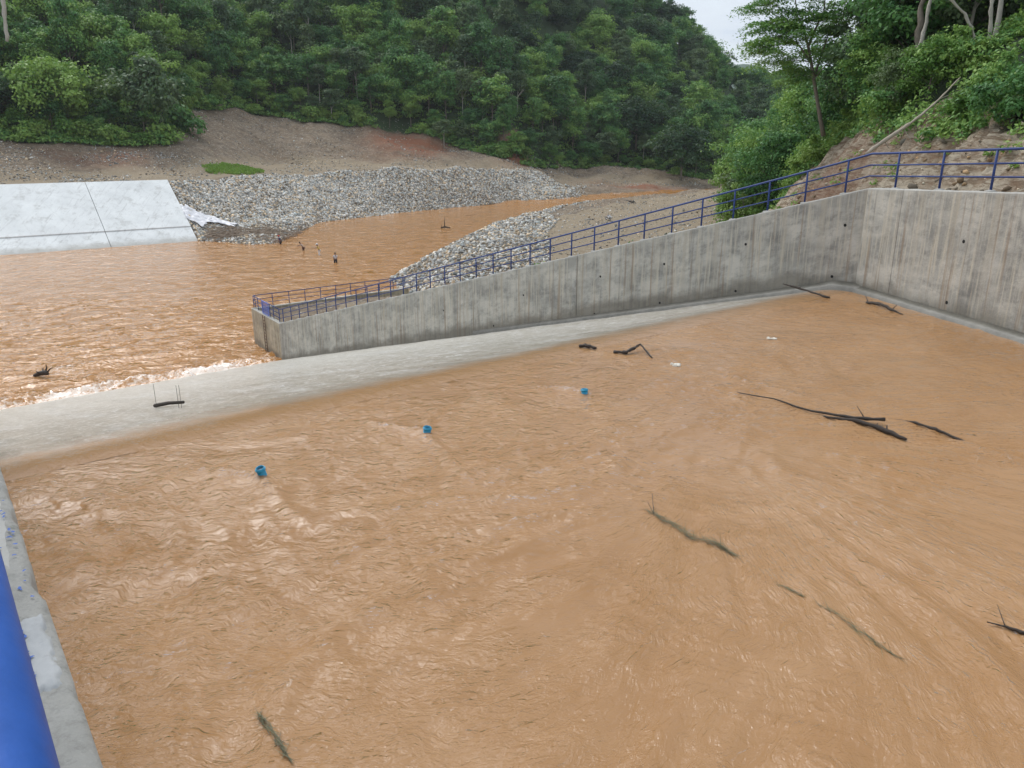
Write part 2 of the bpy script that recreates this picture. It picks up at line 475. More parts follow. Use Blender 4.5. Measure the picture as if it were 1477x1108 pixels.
def chute_mat():
    t = NT('thin_sheet_of_water_on_concrete')
    uv = t.n('ShaderNodeUVMap').outputs[0]
    s = t.sep(uv)
    A, D = s[0], s[1]            # metres across, metres down from the crest
    p = t.comb(A, D, 0.0)
    edge = t.math('ADD', D, t.math('MULTIPLY', t.math('SUBTRACT', t.noise(t.mp(p, (1.6, 0.35, 1)), 1.0, 7, 0.8), 0.5), 3.4))
    nA = t.noise(t.mp(p, (1.2, 0.22, 1)), 1.0, 6, 0.7)
    g = t.mix(t.rng(nA, 0.35, 0.65), (0.26, 0.228, 0.175), (0.37, 0.332, 0.265))
    w = t.mix(t.rng(nA, 0.35, 0.65), (0.50, 0.47, 0.40), (0.64, 0.605, 0.53))
    c = t.mix(t.rng(edge, 3.0, 24.0), g, w)
    cl = t.noise(t.mp(p, (0.55, 0.16, 1)), 1.0, 7, 0.8)
    c = t.mix(t.math('MULTIPLY', t.rng(cl, 0.5, 0.68), 0.6), c, (0.68, 0.67, 0.64))
    c = t.mix(t.rng(edge, 0.8, 2.3), (0.36, 0.20, 0.085), c)
    # broken white grains of the aerated film
    gr = t.math('ADD', t.math('MULTIPLY', t.noise(t.mp(p, (2.6, 1.1, 1)), 1.3, 3, 0.9), 0.55), t.math('MULTIPLY', t.noise(t.mp(p, (6.5, 3.2, 1)), 1.3, 3, 0.9), 0.45))
    c = t.mix(t.math('MULTIPLY', t.math('MULTIPLY', t.rng(gr, 0.51, 0.60), 0.75), t.rng(edge, 1.5, 6.0)), c, (0.82, 0.81, 0.78))
    c = t.mix(t.math('MULTIPLY', t.math('MULTIPLY', t.rng(gr, 0.49, 0.38), 0.55), t.rng(edge, 1.5, 6.0)), c, (0.27, 0.255, 0.22))
    toe = t.rng(t.math('ADD', D, t.math('MULTIPLY', t.noise(p, 0.8, 5, 0.8), 6.0)), 49.5, 52.5)
    c = t.mix(t.math('MULTIPLY', toe, 0.6), c, (0.66, 0.47, 0.30))
    nm = t.bump(t.math('ADD', gr, t.noise(t.mp(p, (1.5, 0.5, 1)), 2.0, 4)), 0.05, 0.8)
    return t.done(c, t.rng(edge, 0.5, 4.0, 0.08, 0.28), nm, IOR=1.38)
M_CHUTE = chute_mat()

def paint_mat(name, c, rough=0.32, weather=0.3):
    t = NT(name)
    p = t.objc()
    n = t.noise(p, 7, 6, 0.7)
    colr = t.mix(t.rng(n, 0.35, 0.7), c, tuple(min(1, x*1.35 + 0.012) for x in c))
    chip = t.rng(t.noise(p, 38, 5, 0.75), 0.68, 0.74)
    colr = t.mix(t.math('MULTIPLY', chip, weather), colr, (0.02, 0.03, 0.09))
    return t.done(colr, t.rng(n, 0.3, 0.7, rough, rough + 0.2), t.bump(t.noise(p, 45, 5, 0.6), 0.0015, 0.6))
M_RAIL = paint_mat('blue_railing_paint', (0.010, 0.035, 0.155), 0.45)
M_RAIL_NEAR = paint_mat('bright_blue_railing_paint', (0.008, 0.080, 0.35), 0.40, 0.5)
M_PVC = simple('blue_plastic', (0.02, 0.29, 0.46), 0.35, 0, 0.15)
M_PVC_IN = simple('dark_blue_plastic', (0.008, 0.09, 0.17), 0.5)
M_BARK = simple('grey_bark', (0.20, 0.17, 0.135), 0.95, 0, 0.4, 5, 0.02)
M_BARK_PALE = simple('pale_bark', (0.42, 0.39, 0.33), 0.9, 0, 0.3, 5, 0.02)
M_WETWOOD = simple('wet_dark_wood', (0.045, 0.032, 0.023), 0.6, 0, 0.6, 22, 0.02)
M_DRYWOOD = simple('bleached_wood', (0.30, 0.235, 0.175), 0.9, 0, 0.5, 3, 0.02)
M_DEADWOOD = simple('dead_branch_bark', (0.36, 0.31, 0.24), 0.9, 0, 0.35, 4, 0.01)
M_SHEET = simple('white_plastic_sheeting', (0.75, 0.75, 0.77), 0.45, 0, 0.12, 2, 0.02)
M_BROWN = simple('rust_brown', (0.16, 0.08, 0.04), 0.8)
M_FOAM = simple('off_white_foam', (0.80, 0.76, 0.66), 0.8, 0, 0.15, 6, 0.02)

def leaf_mat(name, dark, mid, light, light_share=0.25, trans=0.35):
    t = NT(name)
    rnd = t.n('ShaderNodeObjectInfo').outputs['Random']
    tone = t.attr('tone')
    k = t.math('ADD', t.math('MULTIPLY', rnd, 0.55), t.math('MULTIPLY', tone, 0.6))
    ramp = t.n('ShaderNodeValToRGB', {0: k})
    e = ramp.color_ramp.elements
    e[0].position = 0.08; e[0].color = (*dark, 1)
    e[1].position = 1.05 - light_share; e[1].color = (*light, 1)
    m = e.new(0.5); m.color = (*mid, 1)
    c = ramp.outputs[0]
    t.b.inputs['Roughness'].default_value = 0.55
    t.b.inputs['Specular IOR Level'].default_value = 0.35
    t.link(c, t.b.inputs['Base Color'])
    tr = t.n('ShaderNodeBsdfTranslucent', {'Color': t.mix(0.5, c, (0.10, 0.16, 0.02))})
    mx = t.n('ShaderNodeMixShader', {0: trans})
    t.link(t.b.outputs[0], mx.inputs[1]); t.link(tr.outputs[0], mx.inputs[2])
    t.link(mx.outputs[0], t.out.inputs['Surface'])
    return t.m
M_LEAF = leaf_mat('forest_leaves', (0.034, 0.118, 0.044), (0.115, 0.285, 0.078), (0.29, 0.46, 0.10))
M_LEAF_DARK = leaf_mat('dark_leaves', (0.014, 0.048, 0.024), (0.026, 0.078, 0.034), (0.05, 0.115, 0.04))
M_LEAF_DULL = leaf_mat('olive_leaves', (0.055, 0.11, 0.055), (0.095, 0.17, 0.078), (0.16, 0.23, 0.10))
M_LEAF_BRIGHT = leaf_mat('bright_young_leaves', (0.07, 0.19, 0.045), (0.14, 0.29, 0.055), (0.24, 0.37, 0.08))
M_GRASS = leaf_mat('grass_blades', (0.10, 0.21, 0.035), (0.17, 0.33, 0.055), (0.27, 0.42, 0.09))

# ------------------------------------------------------------------ plan of the structure
Z_IN = 12.87                    # level of the upper pool
K = np.array([12.43, 27.8]); C = np.array([-19.6, 63.5]); C2 = np.array([-23.9, 69.7])
RW_DIR = np.array([0.195, -0.981])
RET_DIR = np.array([0.782, 0.624]); RET_LEN = 16.5
EW = (C - K) / np.linalg.norm(C - K); NW = np.array([-EW[1] * -1, 0]) if False else np.array([EW[1], -EW[0]])
LEN_CHUTE = float(np.linalg.norm(C - K))
EL = np.array([0.782, 0.624]); ER = np.array([0.624, -0.782])     # along the crest, and upstream
LE = np.array([-0.61, 0.7924]); L0 = np.array([-1.09, 1.66]); LN = np.array([0.7924, 0.61])   # left wall line
Z_TOP, Z_TIP = 16.45, 3.3
def walltop(s): return np.interp(s, [-30, 0, LEN_CHUTE, 200], [17.6, Z_TOP, Z_TIP, Z_TIP])
def frame_s(X, Y): return (X - K[0]) * EW[0] + (Y - K[1]) * EW[1]
def frame_m(X, Y): return (X - K[0]) * NW[0] + (Y - K[1]) * NW[1]
def chute_z(r): # r upstream positive (metres from the crest)
    d = -np.asarray(r, float)
    drop = np.where(d < 0, 0, np.where(d < 1.3, 0.27 * d * d / 2.6, 0.27 * (d - 0.65)))
    return Z_IN - drop

# ------------------------------------------------------------------ terrain
def a_of(px): return (px - CX) / FPX / 1.03
#        px     Yw   Yk   zk    Yc   zc    Yb   zb    Yf   zf    elev
ST = np.array([
 [-500,  95, 101, 4.8, 108, 9.7, 126, 10.2, 146, 17.5, .22],
 [0,  126.6, 133, 4.8, 140.7, 9.7, 156, 10.2, 178, 18.1, .25],
 [150, 135, 142, 4.8, 151, 9.7, 167, 10.5, 190, 16.4, .26],
 [250, 142, 150, 4.8, 159, 9.7, 176, 10.8, 199, 16.9, .27],
 [290, 145, 153, 3.0, 169, 9.7, 194, 12.3, 240, 27.4, .28],
 [350, 140, 158, 1.7, 182, 9.7, 211, 12.0, 262, 27.0, .28],
 [390, 141, 165, 1.7, 193, 9.7, 226, 11.5, 272, 25.9, .28],
 [420, 155, 172, 1.7, 198, 9.7, 230, 11.3, 270, 25.0, .28],
 [460, 179, 190, 4.5, 203, 9.7, 232, 11.0, 268, 23.5, .28],
 [600, 206, 214, 4.8, 222, 9.7, 243, 10.5, 275, 20.3, .27],
 [690, 225, 232, 4.8, 240, 9.5, 252, 10.0, 266, 13.5, .25],
 [740, 236, 243, 4.6, 250, 9.3, 256, 9.6, 262, 10.5, .24],
 [790, 238, 246, 3.6, 254, 6.0, 264, 6.5, 275, 8.5, .22],
 [830, 240, 246, 2.8, 252, 3.5, 270, 4.5, 290, 7.3, .20],
 [920, 252, 257, 2.4, 262, 3.0, 280, 5.0, 300, 8.7, .158],
 [970, 260, 263, 2.3, 266, 2.8, 280, 4.0, 295, 6.0, .128],
 [1010, 268, 270, 2.3, 272, 2.6, 280, 3.0, 290, 3.6, .098],
 [1060, 270, 272, 2.3, 275, 2.6, 282, 3.0, 290, 3.6, .072],
 [1200, 275, 277, 2.3, 280, 2.6, 287, 3.0, 295, 3.6, .062],
 [2200, 275, 277, 2.3, 280, 2.6, 287, 3.0, 295, 3.6, .062]])
SA = a_of(ST[:, 0])
def station(a): return [np.interp(a, SA, ST[:, j]) for j in range(1, 11)]
def river_z(Y): return 2.0 * sstep(225, 255, Y)
def TL(X, Y):
    a = X / np.maximum(Y, 1)
    Yw, Yk, zk, Yc, zc, Yb, zb, Yf, zf, el = station(a)
    zw = river_z(Yw)
    Yr = Yf + 150; zr = np.maximum(CAM_Z + el * Yr - 9, zf + 8)
    z = np.where(Y < Yw, zw - 0.5 * (Yw - Y), 0)
    def seg(z, y0, z0, y1, z1):
        k = (Y >= y0) & (Y < y1)
        return np.where(k, z0 + (z1 - z0) * (Y - y0) / np.maximum(y1 - y0, .1), z)
    z = seg(z, Yw, zw, Yk, np.maximum(zk, zw + .3)); z = seg(z, Yk, np.maximum(zk, zw + .3), Yc, zc)
    z = seg(z, Yc, zc, Yb, zb); z = seg(z, Yb, zb, Yf, zf); z = seg(z, Yf, zf, Yr, zr)
    z = np.where(Y >= Yr, zr + 0.02 * (Y - Yr), z)
    return np.maximum(z, -2.0)
RWL = np.array([[-30, 40], [-30, 72], [-11.5, 79], [-15.9, 105], [-13.6, 123], [-8.2, 147], [-.3, 176], [20.5, 221], [41.5, 241], [60, 255], [90, 275], [140, 300]])
def Xrw(Y): return np.interp(Y, RWL[:, 1], RWL[:, 0])
FOOT = np.array([[17.5, -50], [17.2, 33], [15.5, 50], [17.0, 68], [27.0, 100], [40.0, 150], [58.0, 228], [80, 290], [160, 400]])
def Xf(Y): return np.interp(Y, FOOT[:, 1], FOOT[:, 0])
def TR(X, Y):
    t = X - Xrw(Y)
    zc = np.interp(Y, [60, 79, 105, 150, 180, 221, 255, 300], [3.0, 3.0, 3.9, 3.0, 2.0, 1.7, 2.9, 3.0])
    z = np.where(t < 0, 0.5 * t, np.minimum(t / 1.9, 1) * 0 + np.minimum(t / np.maximum(zc * 1.9, 2), 1) * zc + 0.012 * np.maximum(t, 0))
    z = z + np.where(t > -3, river_z(Y) * (zc < river_z(Y) + .5) * 0, 0)
    s, m = frame_s(X, Y), frame_m(X, Y)
    f = walltop(s) - 0.35 - 0.115 * np.clip(m - 1.0, 0, 60)
    f = np.where(s > LEN_CHUTE + 14, -2, f)
    f = np.where(m < 0, -3, f)
    z = np.maximum(z, f)
    q = (X - Xf(Y))
    g = np.interp(Y, [33, 45], [0.80, 1.15])
    hill = np.where(q > 0, g * np.minimum(q, 8) + 0.5 * np.clip(q - 8, 0, 400), 0)
    hz = z + hill
    cap = np.interp(Y, [60, 120, 250, 400], [200, 34, 30, 30])
    hz = np.where(q > 0, np.minimum(hz, np.maximum(cap, z)), z)
    return np.maximum(hz, -2.0)
def inside_works(X, Y):
    """pool, chute and stilling basin: left of the far wall, right of the near wall"""
    s, m = frame_s(X, Y), frame_m(X, Y)
    tr = (X - K[0]) * -RW_DIR[1] + (Y - K[1]) * RW_DIR[0]      # >0 right of right wall
    nl = (X - L0[0]) * LN[0] + (Y - L0[1]) * LN[1]
    ul = (X - L0[0]) * LE[0] + (Y - L0[1]) * LE[1]
    out_far = np.where(Y > K[1], m, np.where(m > tr, np.minimum(m, tr), tr))
    out_far = np.where(s < 0, tr, m)
    # tip: beyond C the wall runs on to C2
    d2 = C2 - C; d2 = d2 / np.linalg.norm(d2)
    m2 = (X - C[0]) * d2[1] - (Y - C[1]) * d2[0]
    out_far = np.where(s > LEN_CHUTE, m2, out_far)
    return (out_far < 0.25) & (nl > 0.0) & (Y < 72)
def T(X, Y):
    X = np.asarray(X, float); Y = np.asarray(Y, float)
    z = np.where(Y > 85, np.maximum(TL(X, Y), TR(X, Y)), TR(X, Y))
    # under the revetment slab the ground lies a little lower
    vs_ = (X + 140.0) * 0.8050 + (Y - 84.8) * 0.5932
    vt_ = -(X + 140.0) * 0.5932 + (Y - 84.8) * 0.8050
    inr = (vs_ > -10) & (vs_ < 101.3) & (vt_ > -3) & (vt_ < 16.6)
    z = np.where(inr, np.minimum(z, vt_ / 16.6 * 9.9 - 1.7), z)
    # beyond the return wall at the tip the ground is river bed
    rm = (X - C2[0]) * -RET_DIR[1] + (Y - C2[1]) * RET_DIR[0]
    rs = (X - C2[0]) * RET_DIR[0] + (Y - C2[1]) * RET_DIR[1]
    z = np.where((rm > -0.2) & (rs < RET_LEN + 1) & (Y < 100), -1.5, z)
    z = np.where((X < -12.5) & (rm > -0.2) & (X < Xrw(Y)) & (Y < 100), -1.5, z)
    # left of the near wall
    nl = (X - L0[0]) * LN[0] + (Y - L0[1]) * LN[1]
    ul = (X - L0[0]) * LE[0] + (Y - L0[1]) * LE[1]
    lt = np.interp(ul, [-50, 14, 62, 70], [16.2, 16.2, 3.0, -1.5])
    z = np.where((nl < -0.3) & (Y < 95), np.maximum(lt, np.where(ul > 70, -1.5, -9)), z)
    ins = inside_works(X, Y)
    r = (X - K[0]) * ER[0] + (Y - K[1]) * ER[1]
    floor = np.where(r > 0, Z_IN - 2.5, np.maximum(chute_z(r) - 1.5, -2.5))
    z = np.where(ins, floor, z)
    return z
def rough_T(X, Y):
    z = T(X, Y)
    ins = inside_works(X, Y)
    amp = np.interp(Y, [0, 40, 100, 200, 500], [0.05, 0.15, 0.3, 0.7, 4.0])
    n = fbm(X / 14, Y / 14, 5, 3) * amp + fbm(X / 2.6, Y / 2.6, 3, 9) * 0.10
    s, m = frame_s(X, Y), frame_m(X, Y)
    near = np.clip((np.abs(m) - 0.3) / 3, 0, 1)
    flatw = np.where((m > -1) & (m < 30) & (Y < 100), near * 0.5, 1)
    q = X - Xf(Y)
    rk = sstep(0.2, 1.5, q) * (Y < 140)
    n = n * flatw + rk * (fbm(X / 1.8 + Y / 5, Y / 1.8, 4, 21) * 0.45 + np.abs(perlin(X / 1.3 + Y / 1.0, Y / 3.5, 24)) * 0.5)
    rm = (X - C2[0]) * -RET_DIR[1] + (Y - C2[1]) * RET_DIR[0]
    n = np.where(ins | (z < -1.2), 0, n)
    return z + n
na, ny = 560, 470
aa = np.concatenate([np.linspace(-1.35, -0.75, 40)[:-1], np.linspace(-0.75, 0.75, na), np.linspace(0.75, 1.9, 50)[1:]])
yy = np.concatenate([np.linspace(8, 60, 150)[:-1], np.linspace(60, 130, 90)[:-1], np.linspace(130, 310, 210)[:-1], np.geomspace(310, 3400, 50)])
AA, YY = np.meshgrid(aa, yy)
XX = AA * YY
ZZ = rough_T(XX, YY)
st_all = station(AA)
Yw_, Yc_, Yb_, Yf_ = st_all[0], st_all[3], st_all[5], st_all[7]
wob = fbm(XX / 9, YY / 9, 3, 5) * 4
forest = np.where(YY > 100, sstep(-3, 3, YY - Yf_ + wob), 0)
qR = XX - Xf(YY)
vegstart = np.interp(YY, [28, 34, 40, 46, 52, 60, 70, 90, 150], [3.0, 3.1, 3.4, 4.6, 6.6, 7.4, 6.4, 3.0, 0.3])
forest = np.maximum(forest, sstep(-1, 1, qR - vegstart - 1.6 + fbm(XX / 4, YY / 4, 3, 8) * 1.4) * (qR > 0))
flat = ((YY > Yc_ + 1) & (YY < Yb_ + 6)) * 1.0 * sstep(0, 5, YY - Yc_) * (1 - sstep(0, 8, YY - Yb_ + wob))
flat = np.maximum(flat, ((XX > Xrw(YY) + 14) & (qR < 0) & (YY > 60) & (YY < 260)) * 1.0)
flat = flat * (AA < 0.3)
def blob(px, py, Y, rx, ry):
    c = at_Y(px, py, Y)
    return np.exp(-(((XX - c.x) / rx) ** 2 + ((YY - c.y) / ry) ** 2))
red = np.clip(0.9 * blob(1200, 235, 50, 5, 9) + 1.0 * blob(570, 185, 262, 9, 12) + .9 * blob(620, 195, 262, 7, 8) + 1.3 * blob(742, 205, 268, 6, 10) + 0.6 * blob(180, 225, 185, 5, 6) + .35 * blob(120, 235, 178, 12, 5) + 0.9 * blob(920, 265, 262, 14, 6), 0, 1)
forest = forest * (1 - np.clip(red * 1.3, 0, 1) * (YY > 150))
rock = sstep(0.0, 0.8, qR) * (YY < 150) * 1.0
terr = np_mesh('ground', np.stack([XX, YY, ZZ], -1), grid_faces(*XX.shape), M_GROUND, True,
               {'forest': forest, 'flat': flat, 'red': red, 'rock': rock})
obj('ground', terr, kind='structure', label='brown gravelly river banks and wooded valley sides')
# ground behind and under the camera
mb = MB()
mb.box(-80, 80, -60, 8.05, 3, 10.2)
mb.box(-80, -1.5, -60, 8.0, 10.2, 16.2)
base_ground = obj('dam_embankment', mb.mesh('dam_embankment', M_GROUND), kind='structure', label='earth embankment under the near wall')
bm_ = base_ground.data
# cut the embankment block back to the near wall line with a skewed edge
for v in bm_.vertices:
    if v.co.x > -2 and v.co.z > 10.1 and v.co.x < 10:
        n_off = -0.35
        v.co.x = (n_off - (v.co.y - L0[1]) * LN[1]) / LN[0] + L0[0] if v.co.y > 0 else 44.0

# ------------------------------------------------------------------ upper pool water
P0w = np.array(at_z(980, 640, Z_IN)[:2])
def pool_h(X, Y):
    p = (X - K[0]) * EL[0] + (Y - K[1]) * EL[1]
    r = (X - K[0]) * ER[0] + (Y - K[1]) * ER[1]
    wx = fbm(X / 5, Y / 5, 2, 11) * 1.1; wy = fbm(X / 5, Y / 5, 2, 12) * 1.1
    # standing waves parallel to the crest in the left half, turning along the near wall
    left = fbm((p + wx) / 1.7, (r + wy) / 0.62, 4, 30, 0.55)
    diag = fbm((X * 0.9 + Y * 0.45 + wx) / 0.55, (Y * 0.9 - X * 0.45 + wy) / 1.6, 4, 31, 0.55)
    dx, dy = X - P0w[0], Y - P0w[1]
    rad = np.hypot(dx, dy) + 0.01
    th = np.arctan2(dx + wx * 0.25, -dy + wy * 0.25) + 0.035 * rad
    fan = fbm(th * 13 + 3, rad / 6.0, 3, 40, 0.45) * np.clip(rad / 6, 0.15, 1)
    chop = fbm((X + wx * .3) / 0.35, (Y + wy * .3) / 0.28, 3, 50, 0.6)
    px_like = X / np.maximum(Y, 1)
    nl = (X - L0[0]) * LN[0] + (Y - L0[1]) * LN[1]
    thr = np.arctan2(dx, -dy)
    mr = sstep(-0.75, -0.15, thr + wx * .08) * sstep(0.8, 3.0, rad) * (1 - sstep(1.9, 2.5, thr))
    ml = 1 - mr
    md = (1 - sstep(1.5, 5, nl)) * ml
    big = sstep(1.5, 8, r) * 0.75 + 0.25
    h = ml * (1 - md) * left * 0.060 * big + md * diag * 0.055 + mr * (fan * 0.072 + 0.085 * (0.25 - np.minimum(np.abs(perlin(th * 6.5 + 9, rad / 7.0, 44)), .25))) + chop * 0.012
    # long shear ridges
    ridge = np.abs(perlin((p * .55 + wx) / 2.4, (r + wy * 1.4) / 2.0, 61))
    h = h + ml * (0.11 - np.minimum(ridge, .11)) * 0.38 * big
    # hydraulic swell and dip beside the crest
    h = h * sstep(-1.0, 2.0, r)
    pool_h.fan = (rad, th * 6.5, mr)
    return h, r
st = 0.075
pr = np.arange(-34, 2.6, st); rr = np.arange(0, 36, st)
PP, RR = np.meshgrid(pr, rr)
WX = K[0] + PP * EL[0] + RR * ER[0]; WY = K[1] + PP * EL[1] + RR * ER[1]
H, _ = pool_h(WX, WY)
FANU, FANV, FANW = pool_h.fan
def seg_d(X, Y, a, b):
    dx, dy = b.x - a.x, b.y - a.y; L2 = dx * dx + dy * dy
    f = np.clip(((X - a.x) * dx + (Y - a.y) * dy) / L2, 0, 1)
    return np.hypot(X - a.x - f * dx, Y - a.y - f * dy), f
for (pa, pb, w_, amp) in (((1386, 636), (1500, 676), .10, .05), ((1308, 633), (1490, 672), .10, -.05), ((1040, 540), (1240, 590), .10, .035), ((1060, 568), (990, 556), .08, .02),
                          ((375, 688), (280, 672), .10, .09), ((380, 692), (440, 760), .12, .06), ((612, 624), (530, 608), .10, .09), ((618, 630), (680, 690), .12, .06), ((842, 565), (780, 556), .10, .08), ((378, 680), (384, 650), .10, .04), ((616, 618), (620, 596), .10, .04),
                          ((420, 960), (395, 1108), .12, .05), ((560, 860), (430, 960), .16, .05), ((880, 740), (620, 750), .28, .06), ((1100, 660), (1477, 860), .20, .04), ((1240, 720), (1477, 820), .16, .04),
                          ((960, 545), (860, 590), .22, .05), ((900, 540), (870, 575), .2, .05)):
    dd_, ff_ = seg_d(WX, WY, at_z(pa[0], pa[1], Z_IN), at_z(pb[0], pb[1], Z_IN))
    wv = 1 + .5 * perlin(ff_ * 9, WX * .7, 5)
    H = H + amp * np.exp(-(dd_ / (w_ * wv)) ** 2) * (1 - .6 * ff_)
keep_r = RR
fo = np.zeros_like(WX)
def foam_spot(px, py, rx, ry, k, ang=0.0):
    c = at_z(px, py, Z_IN)
    ca, sa = math.cos(ang), math.sin(ang)
    dx, dy = WX - c.x, WY - c.y
    return k * np.exp(-(((dx * ca + dy * sa) / rx) ** 2 + ((-dx * sa + dy * ca) / ry) ** 2))
for a in ((1115, 489, .5, .22, .5), (975, 527, .45, .25, .45), (1180, 462, 1.6, .2, .36), (1360, 655, 1.6, .2, .3), (1320, 460, .9, .15, .35),
          (420, 990, .10, .45, .50), (405, 930, .10, .4, .45), (378, 668, .15, .35, .45), (612, 604, .15, .35, .42)):
    fo = np.maximum(fo, foam_spot(a[0], a[1], a[2], a[3], a[4], R(-20)))
for (pa, pb, w_, k_) in (((375, 688), (300, 676), .035, .56), ((612, 624), (545, 611), .035, .56), ((842, 565), (795, 559), .035, .5), ((1310, 633), (1440, 662), .03, .44), ((1388, 636), (1477, 664), .035, .46),
                        ((1064, 567), (1010, 556), .03, .36), ((1270, 600), (1150, 548), .035, .36), ((405, 1060), (425, 960), .03, .42)):
    dd_, ff_ = seg_d(WX, WY, at_z(pa[0], pa[1], Z_IN), at_z(pb[0], pb[1], Z_IN))
    fo = np.maximum(fo, k_ * np.exp(-(dd_ / w_) ** 2) * (1 - .45 * ff_))
Zp = Z_IN + H - 0.02 * np.exp(-RR / 0.5)
def pool_z(x, y):
    p = (x - K[0]) * EL[0] + (y - K[1]) * EL[1]; r = (x - K[0]) * ER[0] + (y - K[1]) * ER[1]
    i = np.clip(np.round(np.asarray(r) / st).astype(int), 0, Zp.shape[0] - 1); j = np.clip(np.round((np.asarray(p) + 34) / st).astype(int), 0, Zp.shape[1] - 1)
    return Zp[i, j]
pool = np_mesh('pool_water', np.stack([WX, WY, Zp], -1), grid_faces(*WX.shape)[:, ::-1], M_BASIN, True, {'foam': fo, 'fan_u': FANU, 'fan_v': FANV, 'fan_w': FANW})
obj('pool_water', pool, kind='structure', label='upper pool of muddy water above the spillway crest')

# chute: the thin sheet over the sloping concrete
nd, nc = 420, 330
D = np.linspace(0, 52.0, nd)[:, None] * np.ones((1, nc))
pR = -2.77 * np.clip(D / 47.9, 0, 1.1) + 0.12
pL = -26.9 - (D) * 0.03 - 6.5
tt = np.linspace(0, 1, nc)[None, :]
Pc = pL + (pR - pL) * tt
CXX = K[0] + Pc * EL[0] - D * ER[0]; CYY = K[1] + Pc * EL[1] - D * ER[1]
Hc, _ = pool_h(CXX, CYY)
Zc = chute_z(-D) + 0.035 * fbm(Pc / 1.1, D / 3.0, 4, 71) * sstep(0.3, 4, D) - 0.02 * np.exp(-D / .5)
# water piling a little against the far wall
ch = np_mesh('chute_water', np.stack([CXX, CYY, Zc], -1), grid_faces(nd, nc), M_CHUTE, True)
uvl = ch.uv_layers.new(name='UVMap')
li = np.empty(len(ch.loops), np.int32); ch.loops.foreach_get('vertex_index', li)
uvl.data.foreach_set('uv', np.stack([Pc.ravel(), D.ravel()], -1)[li].astype(np.float32).ravel())
obj('chute_water', ch, kind='structure', label='thin white sheet of water running down the sloping spillway')

# ------------------------------------------------------------------ river
ra = np.linspace(-0.98, 0.36, 620)
ry = np.concatenate([np.linspace(38, 90, 230)[:-1], np.linspace(90, 150, 120)[:-1], np.linspace(150, 300, 120)])
RA, RY = np.meshgrid(ra, ry)
RX = RA * RY
rr_ = (RX - K[0]) * ER[0] + (RY - K[1]) * ER[1]
pp_ = (RX - K[0]) * EL[0] + (RY - K[1]) * EL[1]
dt = -rr_ - 47.9                       # metres downstream of the toe
wx = fbm(RX / 8, RY / 8, 2, 81) * 2.2
turb = np.exp(-np.clip(dt, 0, 90) / 34)
far = 1 - sstep(100, 150, RY)
hR = fbm((pp_ + wx) / 3.2, (rr_ + wx) / 1.15, 4, 82, 0.55) * (0.03 + 0.085 * turb * far)
hR = hR + fbm(RX / .9, RY / .6, 3, 83) * 0.022 * (0.3 + turb)
roll = np.exp(-((dt - 1.3) / 1.5) ** 2) * (0.22 + 0.30 * fbm(pp_ / 1.1, dt / 1.0, 4, 84))
roll2 = np.exp(-((dt - 8.5) / 1.2) ** 2) * 0.16 * (0.5 + fbm(pp_ / 4, dt / 3, 2, 85))
hR = hR + np.where(dt > -3, roll, 0) + np.where(dt > 3, roll2, 0)
rap = sstep(222, 232, RY) * (1 - sstep(262, 275, RY))
hR = hR + rap * fbm(RX / 3, RY / 2, 3, 86) * 0.10
RZ = river_z(RY) + hR
brk = fbm(pp_ / 5.5, dt / 5.5, 3, 87)
foamR = np.exp(-(np.maximum(dt - 1.0, 0) / 1.7) ** 2) * np.where(dt > -3, 1, 0) * (0.60 + 0.25 * brk)
foamR = np.maximum(foamR, np.exp(-((dt - 9.0 - 1.5 * brk) / 1.0) ** 2) * np.clip(0.12 + 0.8 * fbm(pp_ / 4.0, 3, 2, 88), 0, .52))
foamR = np.maximum(foamR, np.exp(-((dt - 5.0) / 1.6) ** 2) * np.clip(0.05 + 0.8 * fbm(pp_ / 3.0, 9, 2, 89), 0, .48))
foamR = np.maximum(foamR, rap * np.clip(0.24 + 0.5 * fbm(RX / 6, RY / 3, 3, 90), 0, .48))
riv = np_mesh('river_water', np.stack([RX, RY, RZ], -1), grid_faces(*RX.shape), M_RIVER, True, {'foam': foamR})
obj('river_water', riv, kind='structure', label='muddy orange river below the spillway')

